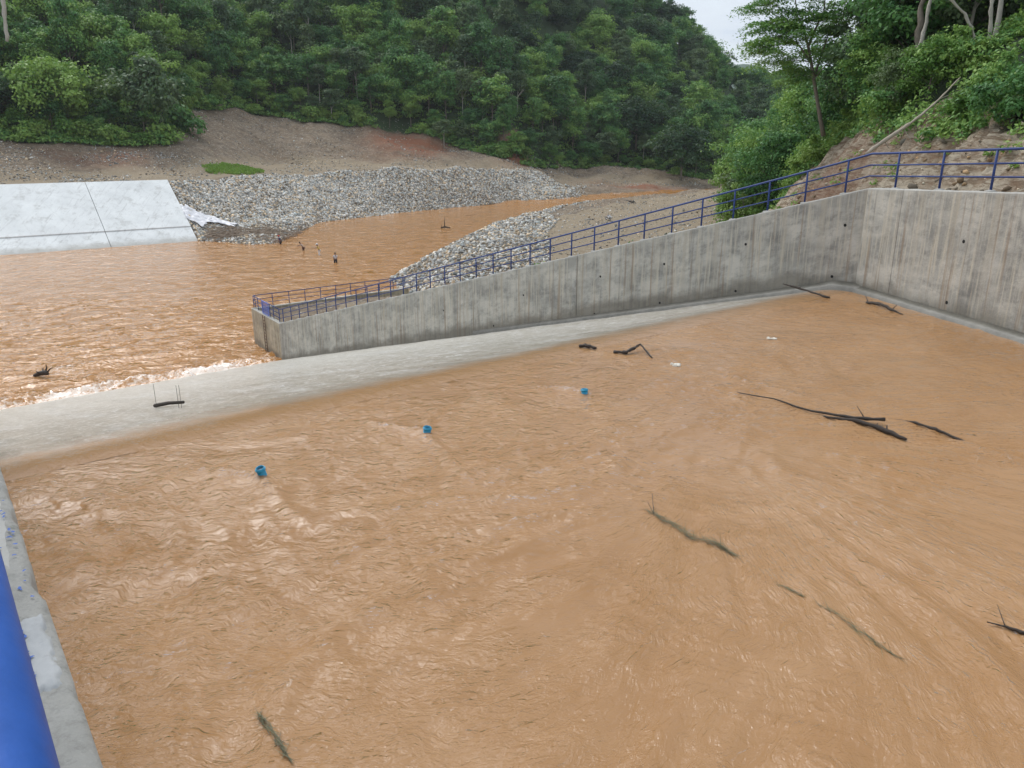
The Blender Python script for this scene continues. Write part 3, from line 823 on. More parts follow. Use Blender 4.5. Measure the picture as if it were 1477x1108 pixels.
# ------------------------------------------------------------------ walls
def uv_wall(me, P, dirv, topf, footf, off=0.0):
    n = len(me.vertices)
    co = np.empty(n * 3, np.float32); me.vertices.foreach_get('co', co); co = co.reshape(-1, 3)
    s = (co[:, 0] - P[0]) * dirv[0] + (co[:, 1] - P[1]) * dirv[1]
    d = topf(s) - co[:, 2]
    at = me.attributes.new('foot', 'FLOAT', 'POINT')
    at.data.foreach_set('value', (co[:, 2] - footf(s)).astype(np.float32))
    u = me.uv_layers.new(name='UVMap')
    li = np.empty(len(me.loops), np.int32); me.loops.foreach_get('vertex_index', li)
    u.data.foreach_set('uv', np.stack([s + off, d], -1)[li].astype(np.float32).ravel())
def wall_panel(P, dirv, nrm, s0, s1, topf, botf, th, mat, seed, name='panel'):
    """one cast bay: front face in bands so grime can follow the foot, slightly uneven top arris"""
    k = max(2, int((s1 - s0) / 0.22))
    ss = np.linspace(s0, s1, k)
    r_ = np.random.default_rng(seed)
    jit = r_.normal(0, 0.008, k); jit[0] = jit[-1] = 0
    jn = np.abs(r_.normal(0, 0.006, k))
    rows = []
    fr = [0.0, 0.06, 0.14, 0.22, 0.32, 0.45, 0.6, 0.75, 0.9, 1.0]
    for j, f in enumerate(fr):
        tz = topf(ss) - 0.03; bz = botf(ss)
        z = bz + (tz - bz) * f
        rows.append(np.stack([P[0] + dirv[0]*ss, P[1] + dirv[1]*ss, z], -1))
    for off, dz in ((0.03, 0.03), (th - 0.03, 0.03), (th, 0.0)):
        z = topf(ss) - 0.03 + dz + (jit if dz else 0)
        o2 = off + (jn if off < 0.1 else 0)
        rows.append(np.stack([P[0] + dirv[0]*ss + nrm[0]*o2, P[1] + dirv[1]*ss + nrm[1]*o2, z], -1))
    rows.append(np.stack([P[0] + dirv[0]*ss + nrm[0]*th, P[1] + dirv[1]*ss + nrm[1]*th, botf(ss)], -1))
    V = np.concatenate(rows); nr = len(rows)
    F = [tuple(f) for f in grid_faces(nr, k)]
    F.append(tuple(j * k for j in range(nr))[::-1]); F.append(tuple(j * k + k - 1 for j in range(nr)))
    me = bpy.data.meshes.new(name)
    me.from_pydata([tuple(v) for v in V], [], F)
    me.materials.append(mat)
    return me
NRM = np.array([NW[0], NW[1]])
footz = lambda s: np.where(s > 0, np.interp(s, [0, 2.5, LEN_CHUTE], [Z_IN, Z_IN - .15, 0.0]), Z_IN)
wall = thing('training_wall', 'long streak-stained concrete wall descending beside the spillway chute', 'concrete wall')
joints = [0.0, 13.8, 25.8, 37.6, LEN_CHUTE]
for i in range(len(joints) - 1):
    a0 = joints[i] + (0.0 if i == 0 else 0.014); a1 = joints[i + 1] - (0.0 if i == 3 else 0.014)
    me = wall_panel(K, EW, NRM, a0, a1, walltop, lambda s: footz(s) - 1.2, 0.38, M_WALL, 100 + i)
    uv_wall(me, K, EW, walltop, footz)
    obj('panel', me, wall)
# level run at the tip
DT = (C2 - C); LT = float(np.linalg.norm(DT)); DT = DT / LT; NT_ = np.array([DT[1], -DT[0]])
tipz = lambda s: np.full_like(np.asarray(s, float), Z_TIP); zero = lambda s: np.zeros_like(np.asarray(s, float))
me = wall_panel(C, DT, NT_, 0.0, LT, tipz, lambda s: zero(s) - 1.2, 0.38, M_WALL_TIP, 120)
uv_wall(me, C, DT, tipz, zero, 60.0)
obj('panel', me, wall, label='yellowed level end bay of the wall')
# footing strip along the foot of the wall
mb = MB()
ss = np.linspace(-0.34, 22, 60)
vv, ff = [], []
for i, s in enumerate(ss):
    wd = 0.42 * (1 - s / 26); hh = 0.16
    if s > 1: zb = float(chute_z(np.array((K + EW * s - K) @ ER)))
    else: zb = Z_IN
    for (o, dz) in ((-wd, -0.5), (-wd, hh * .7), (-0.002, hh + .1), (-0.002, -0.5)):
        q = K + EW * s + NRM * o
        vv.append((q[0], q[1], zb + dz))
    if i:
        b = (i - 1) * 4
        for k in range(3): ff.append((b + k, b + k + 1, b + 5 + k, b + 4 + k))
mb.add(vv, ff)
obj('footing', mb.mesh('footing', M_FOOTING, True), wall)
# return wall at the tip
ret = thing('return_wall', 'low weathered concrete return wall at the river end of the spillway wall, behind the end railing', 'concrete wall')
RN = np.array([RET_DIR[1], -RET_DIR[0]])
me = wall_panel(C2 + RET_DIR * 0.0, RET_DIR, RN, 0.40, RET_LEN, tipz, lambda s: zero(s) - 1.2, 0.38, M_WALL_TIP, 130)
uv_wall(me, C2, RET_DIR, tipz, zero, 90.0)
obj('panel', me, ret)
# pool-side wall at the right
rwall = thing('pool_wall', 'tall grey concrete wall at the right of the upper pool with two weep holes', 'concrete wall')
pj = on_plane(1292, 350, Vector((K[0], K[1], 0)), Vector((-RW_DIR[1], RW_DIR[0], 0)))
sj = float((np.array(pj[:2]) - K) @ RW_DIR)
RWN = np.array([-RW_DIR[1], RW_DIR[0]])
rtop = lambda s: Z_TOP + 0.04 * np.asarray(s, float)
rfoot = lambda s: np.full_like(np.asarray(s, float), Z_IN)
for i, (a0, a1) in enumerate(((0.0, sj - .012), (sj + .012, sj + 9), (sj + 9.03, sj + 20))):
    me = wall_panel(K, RW_DIR, RWN, a0, a1, rtop, lambda s: rfoot(s) - 1.2, 0.38, M_WALL, 140 + i)
    uv_wall(me, K, RW_DIR, rtop, rfoot, -40.3)
    me.flip_normals()
    obj('panel', me, rwall)
mb = MB()
vv, ff = [], []
ssr = np.linspace(-0.2, 18, 50)
for i, s in enumerate(ssr):
    for (o, dz) in ((-0.30, -0.5), (-0.30, 0.09), (-0.002, 0.20), (-0.002, -0.5)):
        q = K + RW_DIR * s + RWN * o
        vv.append((q[0], q[1], Z_IN + dz))
    if i:
        b = (i - 1) * 4
        for k in range(3): ff.append((b + k, b + k + 1, b + 5 + k, b + 4 + k))
mb.add(vv, ff)
obj('footing', mb.mesh('footing', M_FOOTING, True), rwall)
# weep holes: short dark sockets
def weep(px, py, P, nrm2, parent):
    nv = Vector((nrm2[0], nrm2[1], 0))
    c = on_plane(px, py, Vector((P[0], P[1], 0)), nv) - nv * 0.004
    m = MB()
    m.tube([c, c + nv * 0.02], [0.055, 0.055], 12)
    o = obj('weep_hole', m.mesh('weep_hole', M_DARK), parent)
    m2 = MB(); 
    return o
for px, py in ((1219, 325), (1200, 399), (1075.6, 352.5), (958, 381), (866, 399), (1061, 420), (951.6, 437), (857.6, 453), (755, 426), (712, 470), (640, 448)):
    weep(px, py, K, NRM, wall)
for px, py in ((1390, 348.5), (1365.5, 436.5)):
    weep(px, py, K, RWN, rwall)
# near wall on the left, under the camera
near = thing('near_wall', 'pale concrete wall top with blue paint flecks at the lower left corner', 'concrete wall')
def near_mat():
    t = NT('near_wall_concrete')
    p = t.objc()
    c = t.mix(t.rng(t.noise(p, 1.6, 7, 0.7), 0.35, 0.65), (0.36, 0.35, 0.315), (0.46, 0.45, 0.41))
    c = t.mix(t.math('MULTIPLY', t.rng(t.noise(p, 16, 8, 0.8), 0.48, 0.68), 0.6), c, (0.20, 0.195, 0.175))
    c = t.mix(t.math('MULTIPLY', t.rng(t.noise(p, 70, 5, 0.8), 0.55, 0.75), 0.45), c, (0.60, 0.59, 0.54))
    c = t.mix(t.math('MULTIPLY', t.rng(t.noise(p, 5.5, 7, 0.75), 0.56, 0.66), 0.55), c, (0.13, 0.14, 0.10))
    h = t.math('ADD', t.noise(p, 30, 8, 0.8), t.noise(p, 7, 5, 0.7))
    return t.done(c, 0.9, t.bump(h, 0.008, 1.0))
M_NEAR = near_mat()
def near_pt(t, n): return L0 + LE * t + LN * n
def near_top(t): return np.interp(t, [-50, 12.6, 62], [16.5, 16.5, 3.3])
edges = np.array([-0.5, -0.30, -0.1, 0.0, 0.06, 0.10, 0.135, 0.15, 0.153, 0.155, 0.156])
tn = np.concatenate([np.linspace(-3, 4, 260), np.linspace(4.2, 62, 200)])
vv = []
rngn = np.random.default_rng(5)
chip = np.maximum(0, fbm(tn * 3.1, tn * 0 + .3, 4, 66)) * 0.028
for i, t in enumerate(tn):
    for j, e in enumerate(edges):
        z = float(near_top(t))
        nn = e - 0.15
        if j >= 6: nn -= chip[i] * (1 if j >= 7 else .6)
        z += 0.003 * float(perlin(t * 9, e * 9, 4))
        if j == 6: z -= 0.006
        if j == 7: z -= 0.02 + 0.3 * chip[i]
        if j == 8: z -= 0.10
        if j == 9: z -= 0.8; nn += .0
        if j == 10: z -= 5.5
        q = near_pt(t, nn)
        vv.append((q[0], q[1], z))
V = np.array(vv)
me = np_mesh('wall_body', V, grid_faces(len(tn), len(edges)), M_NEAR, True)
me.flip_normals()
obj('wall_body', me, near)
def patch(name, t0, t1, n0, n1, h, mat, parent, seed, nt=60, nn_=20, rag=0.12, label=None):
    """a thin lumpy coat of mortar with a ragged outline"""
    u, v = np.meshgrid(np.linspace(-1, 1, nt), np.linspace(-1, 1, nn_), indexing='ij')
    rad = np.maximum(np.abs(u) ** 3, np.abs(v) ** 3) ** (1/3)
    edge = 1 - rag * (0.5 + fbm(u * 3, v * 3, 3, seed))
    z = np.clip((edge - rad) / 0.12, -0.6, 1)
    z = np.where(z > 0, np.sqrt(np.maximum(z, 0)), z) * h + 0.002 * fbm(u * 5, v * 5, 3, seed + 1)
    tc, nc_ = (t0 + t1) / 2, (n0 + n1) / 2
    tq = tc + u * (t1 - t0) / 2; nq = nc_ + v * (n1 - n0) / 2
    X = L0[0] + LE[0] * tq + LN[0] * nq; Y = L0[1] + LE[1] * tq + LN[1] * nq
    me = np_mesh(name, np.stack([X, Y, near_top(tq) + z], -1), grid_faces(nt, nn_), mat, True)
    me.flip_normals()
    return obj(name, me, parent, label=label)
def fleck_mat(name, a, b, thr):
    t = NT(name)
    p = t.objc()
    c = t.mix(t.rng(t.noise(p, 3, 7, 0.7), 0.35, 0.65), a, b)
    c = t.mix(t.math('MULTIPLY', t.rng(t.noise(p, 40, 6, 0.75), 0.55, 0.75), 0.4), c, tuple(x*.5 for x in a))
    vo = t.n('ShaderNodeTexVoronoi', {'Vector': t.n('ShaderNodeVectorMath', {0: p, 1: t.math('MULTIPLY', t.noise(p, 60, 3), 0.03)}, operation='ADD').outputs[0], 'Scale': 11.0})
    k = t.math('MULTIPLY', t.rng(vo.outputs[0], 0.19, 0.15), t.rng(t.sep(vo.outputs[1])[0], thr, thr + .02))
    c = t.mix(k, c, (0.015, 0.06, 0.26))
    return t.done(c, 0.85, t.bump(t.noise(p, 55, 6, 0.7), 0.003, 0.8))
M_SKIM = fleck_mat('cement_skim_with_blue_flecks', (0.43, 0.42, 0.38), (0.53, 0.52, 0.48), 0.55)
M_PAD = fleck_mat('trowelled_mortar', (0.38, 0.39, 0.385), (0.50, 0.51, 0.50), 2.0)
patch('cement_skim', 1.22, 12.5, -0.22, -0.045, 0.006, M_SKIM, near, 3, 500, 16, 0.10, 'pale cement skim flecked with blue paint')
patch('mortar_pad', 0.42, 0.90, -0.22, -0.022, 0.014, M_PAD, near, 9, 70, 40, 0.12)
patch('mortar_pad', -1.05, -0.62, -0.22, -0.022, 0.014, M_PAD, near, 12, 50, 30, 0.12)
# spilt blue paint on the pad: ragged flat drips
r5 = np.random.default_rng(4)
k = 0
for (tc, nc_, sz, asp) in ([(0.80 - 0.012 * i + r5.normal(0, .01), -0.098 - abs(r5.normal(0, .008)), r5.uniform(.004, .012), r5.uniform(1, 2)) for i in range(26)]
                         + [(r5.uniform(.95, 2.3), r5.uniform(-.12, -.03), r5.uniform(.003, .0075), r5.uniform(1, 2.5)) for i in range(34)]):
    m = MB()
    n = 9
    ang0 = r5.uniform(0, 3)
    pts = []
    for i in range(n):
        th = 2 * math.pi * i / n
        rr0 = sz * r5.uniform(.55, 1.2)
        du, dv = rr0 * math.cos(th) * asp, rr0 * math.sin(th)
        q = near_pt(tc + du * math.cos(ang0) - dv * math.sin(ang0), nc_ + du * math.sin(ang0) + dv * math.cos(ang0))
        pts.append((q[0], q[1], 16.5 + (0.019 if tc < .92 else (0.0125 if tc > 1.18 else .0062))))
    m.add(pts, [tuple(range(n))])
    obj('paint_fleck', m.mesh('paint_fleck', M_RAIL_NEAR), near)

# ------------------------------------------------------------------ railings
PAD = None
def mortar_pad_mesh(seed):
    m = MB(); m.ball((0, 0, 0), (0.17, 0.15, 0.055), 10, 6)
    me = m.mesh('mortar_pad', M_MORTAR, True)
    r_ = random.Random(seed)
    for v in me.vertices: v.co *= r_.uniform(.8, 1.2)
    return me
PADS = [mortar_pad_mesh(i) for i in range(4)]
pm = MB(); pm.tube([(0, 0, 0), (0, 0, 1.15)], 0.036, 8)
POST = pm.mesh('post', M_RAIL, True)
def railing(name, label, runs, posts, mat=M_RAIL, h=1.15, top_r=0.038, rail_r=0.026, pads=True, levels=(1.0, 0.67, 0.35)):
    """runs: polyline of base points; posts: base points"""
    root = thing(name, label, 'railing')
    for p in posts:
        o = obj('post', POST, root, loc=p)
        if pads:
            obj('mortar_pad', random.choice(PADS), root, loc=Vector(p) + Vector((0, 0, -0.01)))
    for lv in levels:
        m = MB()
        m.tube([Vector(p) + Vector((0, 0, h * lv)) for p in runs], top_r if lv == 1.0 else rail_r, 8)
        obj('top_rail' if lv == 1.0 else 'rail', m.mesh('rail', mat, True), root)
    return root
def base_pt(P, d, nrm, s, z, off=0.19):
    q = P + d * s + nrm * off
    return Vector((q[0], q[1], z))
ps = [base_pt(K, EW, NRM, 0.9 + 1.5 * i, float(walltop(0.9 + 1.5 * i))) for i in range(32)]
rs = [1.15, 3.2, 5.25, 7.3, 9.4, 11.5, 13.6]
psr = [base_pt(K, RW_DIR, RWN, s, float(rtop(s))) for s in rs]
kb = base_pt(K, EW, NRM, 0.1, Z_TOP)
Cb = C + NRM * 0.17
runs = [base_pt(K, RW_DIR, RWN, 15, float(rtop(15))), base_pt(K, RW_DIR, RWN, .8, float(rtop(.8))), kb, base_pt(K, EW, NRM, 1.2, float(walltop(1.2))), Vector((Cb[0], Cb[1], Z_TIP))]
railing('railing', 'blue three-rail railing on top of the sloping and right-hand concrete walls', runs, ps + psr)
# tip railing with gate
c2b = C2 + NT_ * 0.19 + np.array([0.35, -0.15]) * .5
tp = [Vector((*(C + DT * s + NT_ * 0.19), Z_TIP)) for s in (0.25, 1.75, 2.7, 4.6, 6.0, LT - .25)]
ret_posts = [Vector((*(C2 + RET_DIR * s + RN * 0.19), Z_TIP)) for s in (0.35, 2.0, 3.6, 5.2, 6.8, 8.4, 10.0, 11.6, 13.2, 14.8, 16.2)]
railing('end_railing', 'level blue railing around the square river end of the concrete wall', [tp[0], tp[-1], ret_posts[0], ret_posts[-1]], tp + ret_posts)
gate = thing('ladder_gate', 'small blue gate in the end railing above the wall ladder', 'gate')
g0 = C + DT * 2.75 + NT_ * 0.10; g1 = C + DT * 4.5 + NT_ * 0.10
M_GATE = simple('pale_blue_gate_paint', (0.16, 0.22, 0.62), 0.4)
m = MB()
for zz in (0.10, 1.2): m.tube([(g0[0], g0[1], Z_TIP + zz), (g1[0], g1[1], Z_TIP + zz)], 0.035, 6)
for f in (0, 1):
    q = g0 + (g1 - g0) * f
    m.tube([(q[0], q[1], Z_TIP + .1), (q[0], q[1], Z_TIP + 1.2)], 0.035, 6)
obj('gate_frame', m.mesh('gate_frame', M_GATE), gate)
for k in range(1, 12):
    q = g0 + (g1 - g0) * (k / 12)
    m = MB(); m.tube([(q[0], q[1], Z_TIP + .1), (q[0], q[1], Z_TIP + 1.2)], 0.014, 6)
    obj('bar', m.mesh('bar', M_GATE), gate)
lad = thing('ladder', 'rusty rung ladder fixed down the end face of the concrete wall', 'ladder')
M_RUST = simple('rusty_steel', (0.10, 0.055, 0.03), 0.8, 0, 0.4)
lc = C + DT * 3.6 - NT_ * 0.14
for sgn in (-1, 1):
    q = lc + DT * 0.28 * sgn
    m = MB(); m.tube([(q[0], q[1], -.3), (q[0], q[1], Z_TIP + .05)], 0.03, 6)
    obj('stile', m.mesh('stile', M_RUST), lad)
for k in range(12):
    z = 0.05 + 0.285 * k
    a_, b_ = lc - DT * 0.28, lc + DT * 0.28
    m = MB(); m.tube([(a_[0], a_[1], z), (b_[0], b_[1], z)], 0.025, 6)
    obj('rung', m.mesh('rung', M_RUST), lad)
# near railing: thick bright pipe right under the camera
nr = thing('near_railing', 'bright blue painted pipe handrail crossing the lower left corner', 'railing')
NOFF = -0.030 - 0.15 + 0.0
def nrp(t, dz): 
    q = L0 + LE * t + LN * (0.017 - 0.052 - 0.15 + 0.0)
    return Vector((q[0], q[1], 16.5 + dz))
# (n is measured from the camera's plumb line: wall face at 0.15, pipe's outer edge at 0.017)
for lv, rad_, nm in ((1.15, 0.052, 'top_rail'), (0.77, 0.03, 'rail'), (0.40, 0.03, 'rail')):
    m = MB(); m.tube([nrp(-3, lv), nrp(-1, lv), nrp(1, lv), nrp(12.6, lv), nrp(60, lv - 12.9)], rad_, 32)
    obj(nm, m.mesh(nm, M_RAIL_NEAR, True), nr)
m = MB(); m.tube([(0, 0, -0.02), (0, 0, 1.11)], 0.04, 16); NP = m.mesh('post', M_RAIL_NEAR, True)
for t in [0.65 + 1.5 * i for i in range(-2, 9)]:
    obj('post', NP, nr, loc=nrp(t, 0))

# ------------------------------------------------------------------ drain behind the wall, steps
dr = thing('drain_channel', 'pale concrete drain edging behind the lower end of the railing', 'drain')
def strip(name, pts, w, h, mat, parent):
    vs, fs = [], []
    for i, p in enumerate(pts):
        a, b = pts[max(i-1, 0)], pts[min(i+1, len(pts)-1)]
        d = Vector((b[0]-a[0], b[1]-a[1], 0)).normalized(); nn = Vector((-d.y, d.x, 0))
        for (o, dz) in ((-w/2, -0.6), (-w/2, h), (w/2, h), (w/2, -0.6)):
            q = Vector(p) + nn * o
            vs.append((q.x, q.y, p[2] + dz))
        if i:
            bb = (i-1)*4
            for k in range(3): fs.append((bb+k, bb+k+1, bb+5+k, bb+4+k))
    fs.append((0, 1, 2, 3)); e = (len(pts)-1)*4; fs.append((e+3, e+2, e+1, e))
    m = MB(); m.add(vs, fs)
    return obj(name, m.mesh(name, mat), parent)
def gp(s, m_, dz=0.0):
    q = K + EW * s + NRM * m_
    return (float(q[0]), float(q[1]), float(walltop(s) - 0.35 - 0.115 * max(m_ - 1, 0) + dz + .30))
strip('curb', [gp(s, 3.6, 0.18) for s in np.linspace(26, 44, 10)], 0.28, 0.12, M_DRAIN, dr)
strip('curb', [gp(44, m_, 0.16) for m_ in np.linspace(3.9, 6.5, 4)], 0.28, 0.12, M_DRAIN, dr)
strip('landing_slab', [gp(s, 2.2, 0.20) for s in np.linspace(35.3, 38.0, 3)], 2.3, 0.06, M_DRAIN, dr)

# ------------------------------------------------------------------ revetment across the river
rv = thing('revetment', 'smooth white concrete revetment slab on the far bank at the left', 'revetment')
ra0, ra1 = np.array([-140.0, 84.8]), np.array([-58.3, 145.0])
rd = (ra1 - ra0) / np.linalg.norm(ra1 - ra0); rn_ = np.array([-rd[1], rd[0]])
Lr = float(np.linalg.norm(ra1 - ra0))
js = [0, 22, 42, 56.5, 71.3, 86.2, Lr] if Lr > 90 else [0, 20, 40, 60, Lr]
js = [max(0, Lr - x) for x in (101.4, 72.5, 43.6, 14.7, 0)]
def rv_pt(s, t, dz=0.0):
    q = ra0 + rd * s + rn_ * t
    return (float(q[0]), float(q[1]), t / 16.6 * 9.9 + dz)
for i in range(len(js) - 1):
    s0, s1 = js[i] + .05, js[i + 1] - .05
    for (t0, t1, nm, up) in ((-2.0, 3.55, 'toe_slab', 0.10), (3.7, 16.9, 'slab', 0.25)):
        m = MB()
        P = [rv_pt(s0, t0, up), rv_pt(s1, t0, up), rv_pt(s1, t1, up), rv_pt(s0, t1, up)]
        Q = [(p[0], p[1], p[2] - 0.5) for p in P]
        m.add(P + Q, [(0, 1, 2, 3), (7, 6, 5, 4), (0, 4, 5, 1), (1, 5, 6, 2), (2, 6, 7, 3), (3, 7, 4, 0)])
        obj(nm, m.mesh(nm, M_REVET), rv)
m = MB()
P = [rv_pt(0, -2.2, -.05), rv_pt(Lr - .06, -2.2, -.05), rv_pt(Lr - .06, 16.8, -.05), rv_pt(0, 16.8, -.05)]
Q = [(p[0], p[1], p[2] - 0.3) for p in P]
m.add(P + Q, [(0, 1, 2, 3), (7, 6, 5, 4), (0, 4, 5, 1), (1, 5, 6, 2), (2, 6, 7, 3), (3, 7, 4, 0)])
obj('joint_filler', m.mesh('joint_filler', simple('joint_filler_dark', (0.13, 0.125, 0.11), .9)), rv)
m = MB()
m.add([rv_pt(0, -2.6, .55), rv_pt(Lr, -2.6, .55), rv_pt(Lr, -0.2, .55 - .0), rv_pt(0, -0.2, .55)] , [(0, 1, 2, 3)])

# ------------------------------------------------------------------ stones
ICO_V = np.array([(0,0,-1),(.72,-.53,-.45),(-.28,-.85,-.45),(-.89,0,-.45),(-.28,.85,-.45),(.72,.53,-.45),(.28,-.85,.45),(-.72,-.53,.45),(-.72,.53,.45),(.28,.85,.45),(.89,0,.45),(0,0,1)])
ICO_F = np.array([(0,1,2),(1,0,5),(0,2,3),(0,3,4),(0,4,5),(1,5,10),(2,1,6),(3,2,7),(4,3,8),(5,4,9),(1,10,6),(2,6,7),(3,7,8),(4,8,9),(5,9,10),(6,10,11),(7,6,11),(8,7,11),(9,8,11),(10,9,11)])
OCT_V = np.array([(1,0,0),(0,1,0),(-1,0,0),(0,-1,0),(0,0,1),(0,0,-.5)])
OCT_F = np.array([(0,1,4),(1,2,4),(2,3,4),(3,0,4),(1,0,5),(2,1,5),(3,2,5),(0,3,5)])
def stones(X, Y, Z, S, tints, bv=ICO_V, bf=ICO_F):
    n = len(X); k = len(bv)
    ax = rng.normal(size=(n, 3, 3)); q, _ = np.linalg.qr(ax)
    sc = np.stack([S * rng.uniform(.7, 1.3, n), S * rng.uniform(.55, 1.0, n), S * rng.uniform(.45, .85, n)], -1)
    V = bv[None] * rng.uniform(.72, 1.2, (n, k, 1)) * sc[:, None, :]
    V = np.einsum('nij,nkj->nki', q, V)
    V[:, :, 2] *= 0.85
    V += np.stack([X, Y, Z], -1)[:, None, :]
    F = bf[None] + (np.arange(n) * k)[:, None, None]
    return V.reshape(-1, 3), F.reshape(-1, 3), np.repeat(tints, k, axis=0)
def stone_tints(n, warm=0.2, bright=1.0):
    v = np.clip(rng.lognormal(-1.25, 0.55, n), 0.07, 0.72) * bright
    v = np.minimum(v, .82)
    t = np.stack([v, v * 0.975, v * 0.90], -1)
    w = rng.random(n) < warm
    t[w] *= np.array([1.08, 0.86, 0.62])
    b = rng.random(n) < 0.15
    t[b] *= np.array([0.9, 1.0, 1.06])
    return t
# far bank riprap
N = 110000
a_s = rng.uniform(a_of(246), a_of(850), N)
Yw, Yk, zk, Yc, zc, Yb, zb, Yf, zf, el = station(a_s)
f_ = rng.random(N)
Ys = Yw - 1.0 + (Yc - Yw + 1.6) * f_
Xs = a_s * Ys
dens = Ys / 250 * np.clip((Yc - Yw) / 25, .4, 2)
# right of the revetment edge only
sr = (Xs - ra1[0]) * rd[0] + (Ys - ra1[1]) * rd[1]
px_s = a_s * FPX * 1.03 + CX
ok = (sr > 0.2) & (rng.random(N) < dens * 0.92)
ok &= ~((px_s > 775) & (rng.random(N) < (px_s - 775) / 75))
ok &= ~((px_s > 300) & (px_s < 440) & (Ys < Yk - 3) & (rng.random(N) < .65))
Xs, Ys = Xs[ok], Ys[ok]
S = np.clip(rng.lognormal(-1.56, 0.32, len(Xs)), .10, .55)
V, F, Tn = stones(Xs, Ys, rough_T(Xs, Ys) + S * 0.28, S, stone_tints(len(Xs), .28, 1.75))
print('riprap', len(Xs))
obj('riprap_stones', np_mesh('riprap_stones', V, F, M_STONE, cols=Tn), kind='stuff', label='grey and white riprap stones along the far bank', cat='riprap')
# near-side (right bank) riprap
N = 42000
Ys = rng.uniform(78, 236, N); Xs = Xrw(Ys) - 0.8 + rng.random(N) ** 1.15 * np.interp(Ys, [78, 105, 150, 176, 236], [15, 22, 17, 8, 3.5])
ok = rng.random(N) < np.interp(Ys, [78, 120, 176, 240], [.55, .75, .5, .22])
ok &= ~((frame_m(Xs, Ys) < 6.5) & (frame_s(Xs, Ys) > 10))
Xs, Ys = Xs[ok], Ys[ok]
S = np.clip(rng.lognormal(-1.62, 0.33, len(Xs)), .09, .45)
V, F, Tn = stones(Xs, Ys, rough_T(Xs, Ys) + S * 0.25, S, stone_tints(len(Xs), .28, 1.4))
print('riprap2', len(Xs))
obj('riprap_rubble', np_mesh('riprap_rubble', V, F, M_STONE, cols=Tn), kind='stuff', label='grey riprap rubble on the near bank behind the railing', cat='riprap')
# loose stones on the earth
N = 52000
a_s = rng.uniform(a_of(-60), a_of(1010), N)
Yw, Yk, zk, Yc, zc, Yb, zb, Yf, zf, el = station(a_s)
Ys = Yc + (Yf + 6 - Yc) * rng.random(N); Xs = a_s * Ys
ok = rng.random(N) < np.clip(fbm(Xs / 12, Ys / 12, 3, 33) * .8 + .30, 0.04, 1)
Xs, Ys = Xs[ok], Ys[ok]
Xa = rng.uniform(-10, 60, 9000); Ya = rng.uniform(85, 250, 9000)
ok = (Xa > Xrw(Ya)) & (Xa < Xf(Ya)); Xa, Ya = Xa[ok], Ya[ok]
Xs = np.concatenate([Xs, Xa]); Ys = np.concatenate([Ys, Ya])
S = np.clip(rng.lognormal(-2.0, 0.5, len(Xs)), .05, .5)
V, F, Tn = stones(Xs, Ys, rough_T(Xs, Ys) + S * .15, S, stone_tints(len(Xs), .35, 1.25), OCT_V, OCT_F)
print('loose', len(Xs))
obj('gravel', np_mesh('gravel', V, F, M_STONE, cols=Tn), kind='stuff', label='loose pale stones strewn over the brown earth', cat='gravel')
# rubble on the rocky cut behind the right wall
N = 900
Ys = rng.uniform(20, 62, N); Xs = Xf(Ys) + rng.random(N) ** 1.3 * 6 - 0.6
S = np.clip(rng.lognormal(-2.5, 0.55, N), .03, .28)
V, F, Tn = stones(Xs, Ys, rough_T(Xs, Ys) + S * .2, S, stone_tints(N, .6, 1.1) * np.array([1.0, .86, .68]))
obj('rubble', np_mesh('rubble', V, F, M_STONE, cols=Tn), kind='stuff', label='broken rock on the cut slope behind the right wall', cat='rubble')

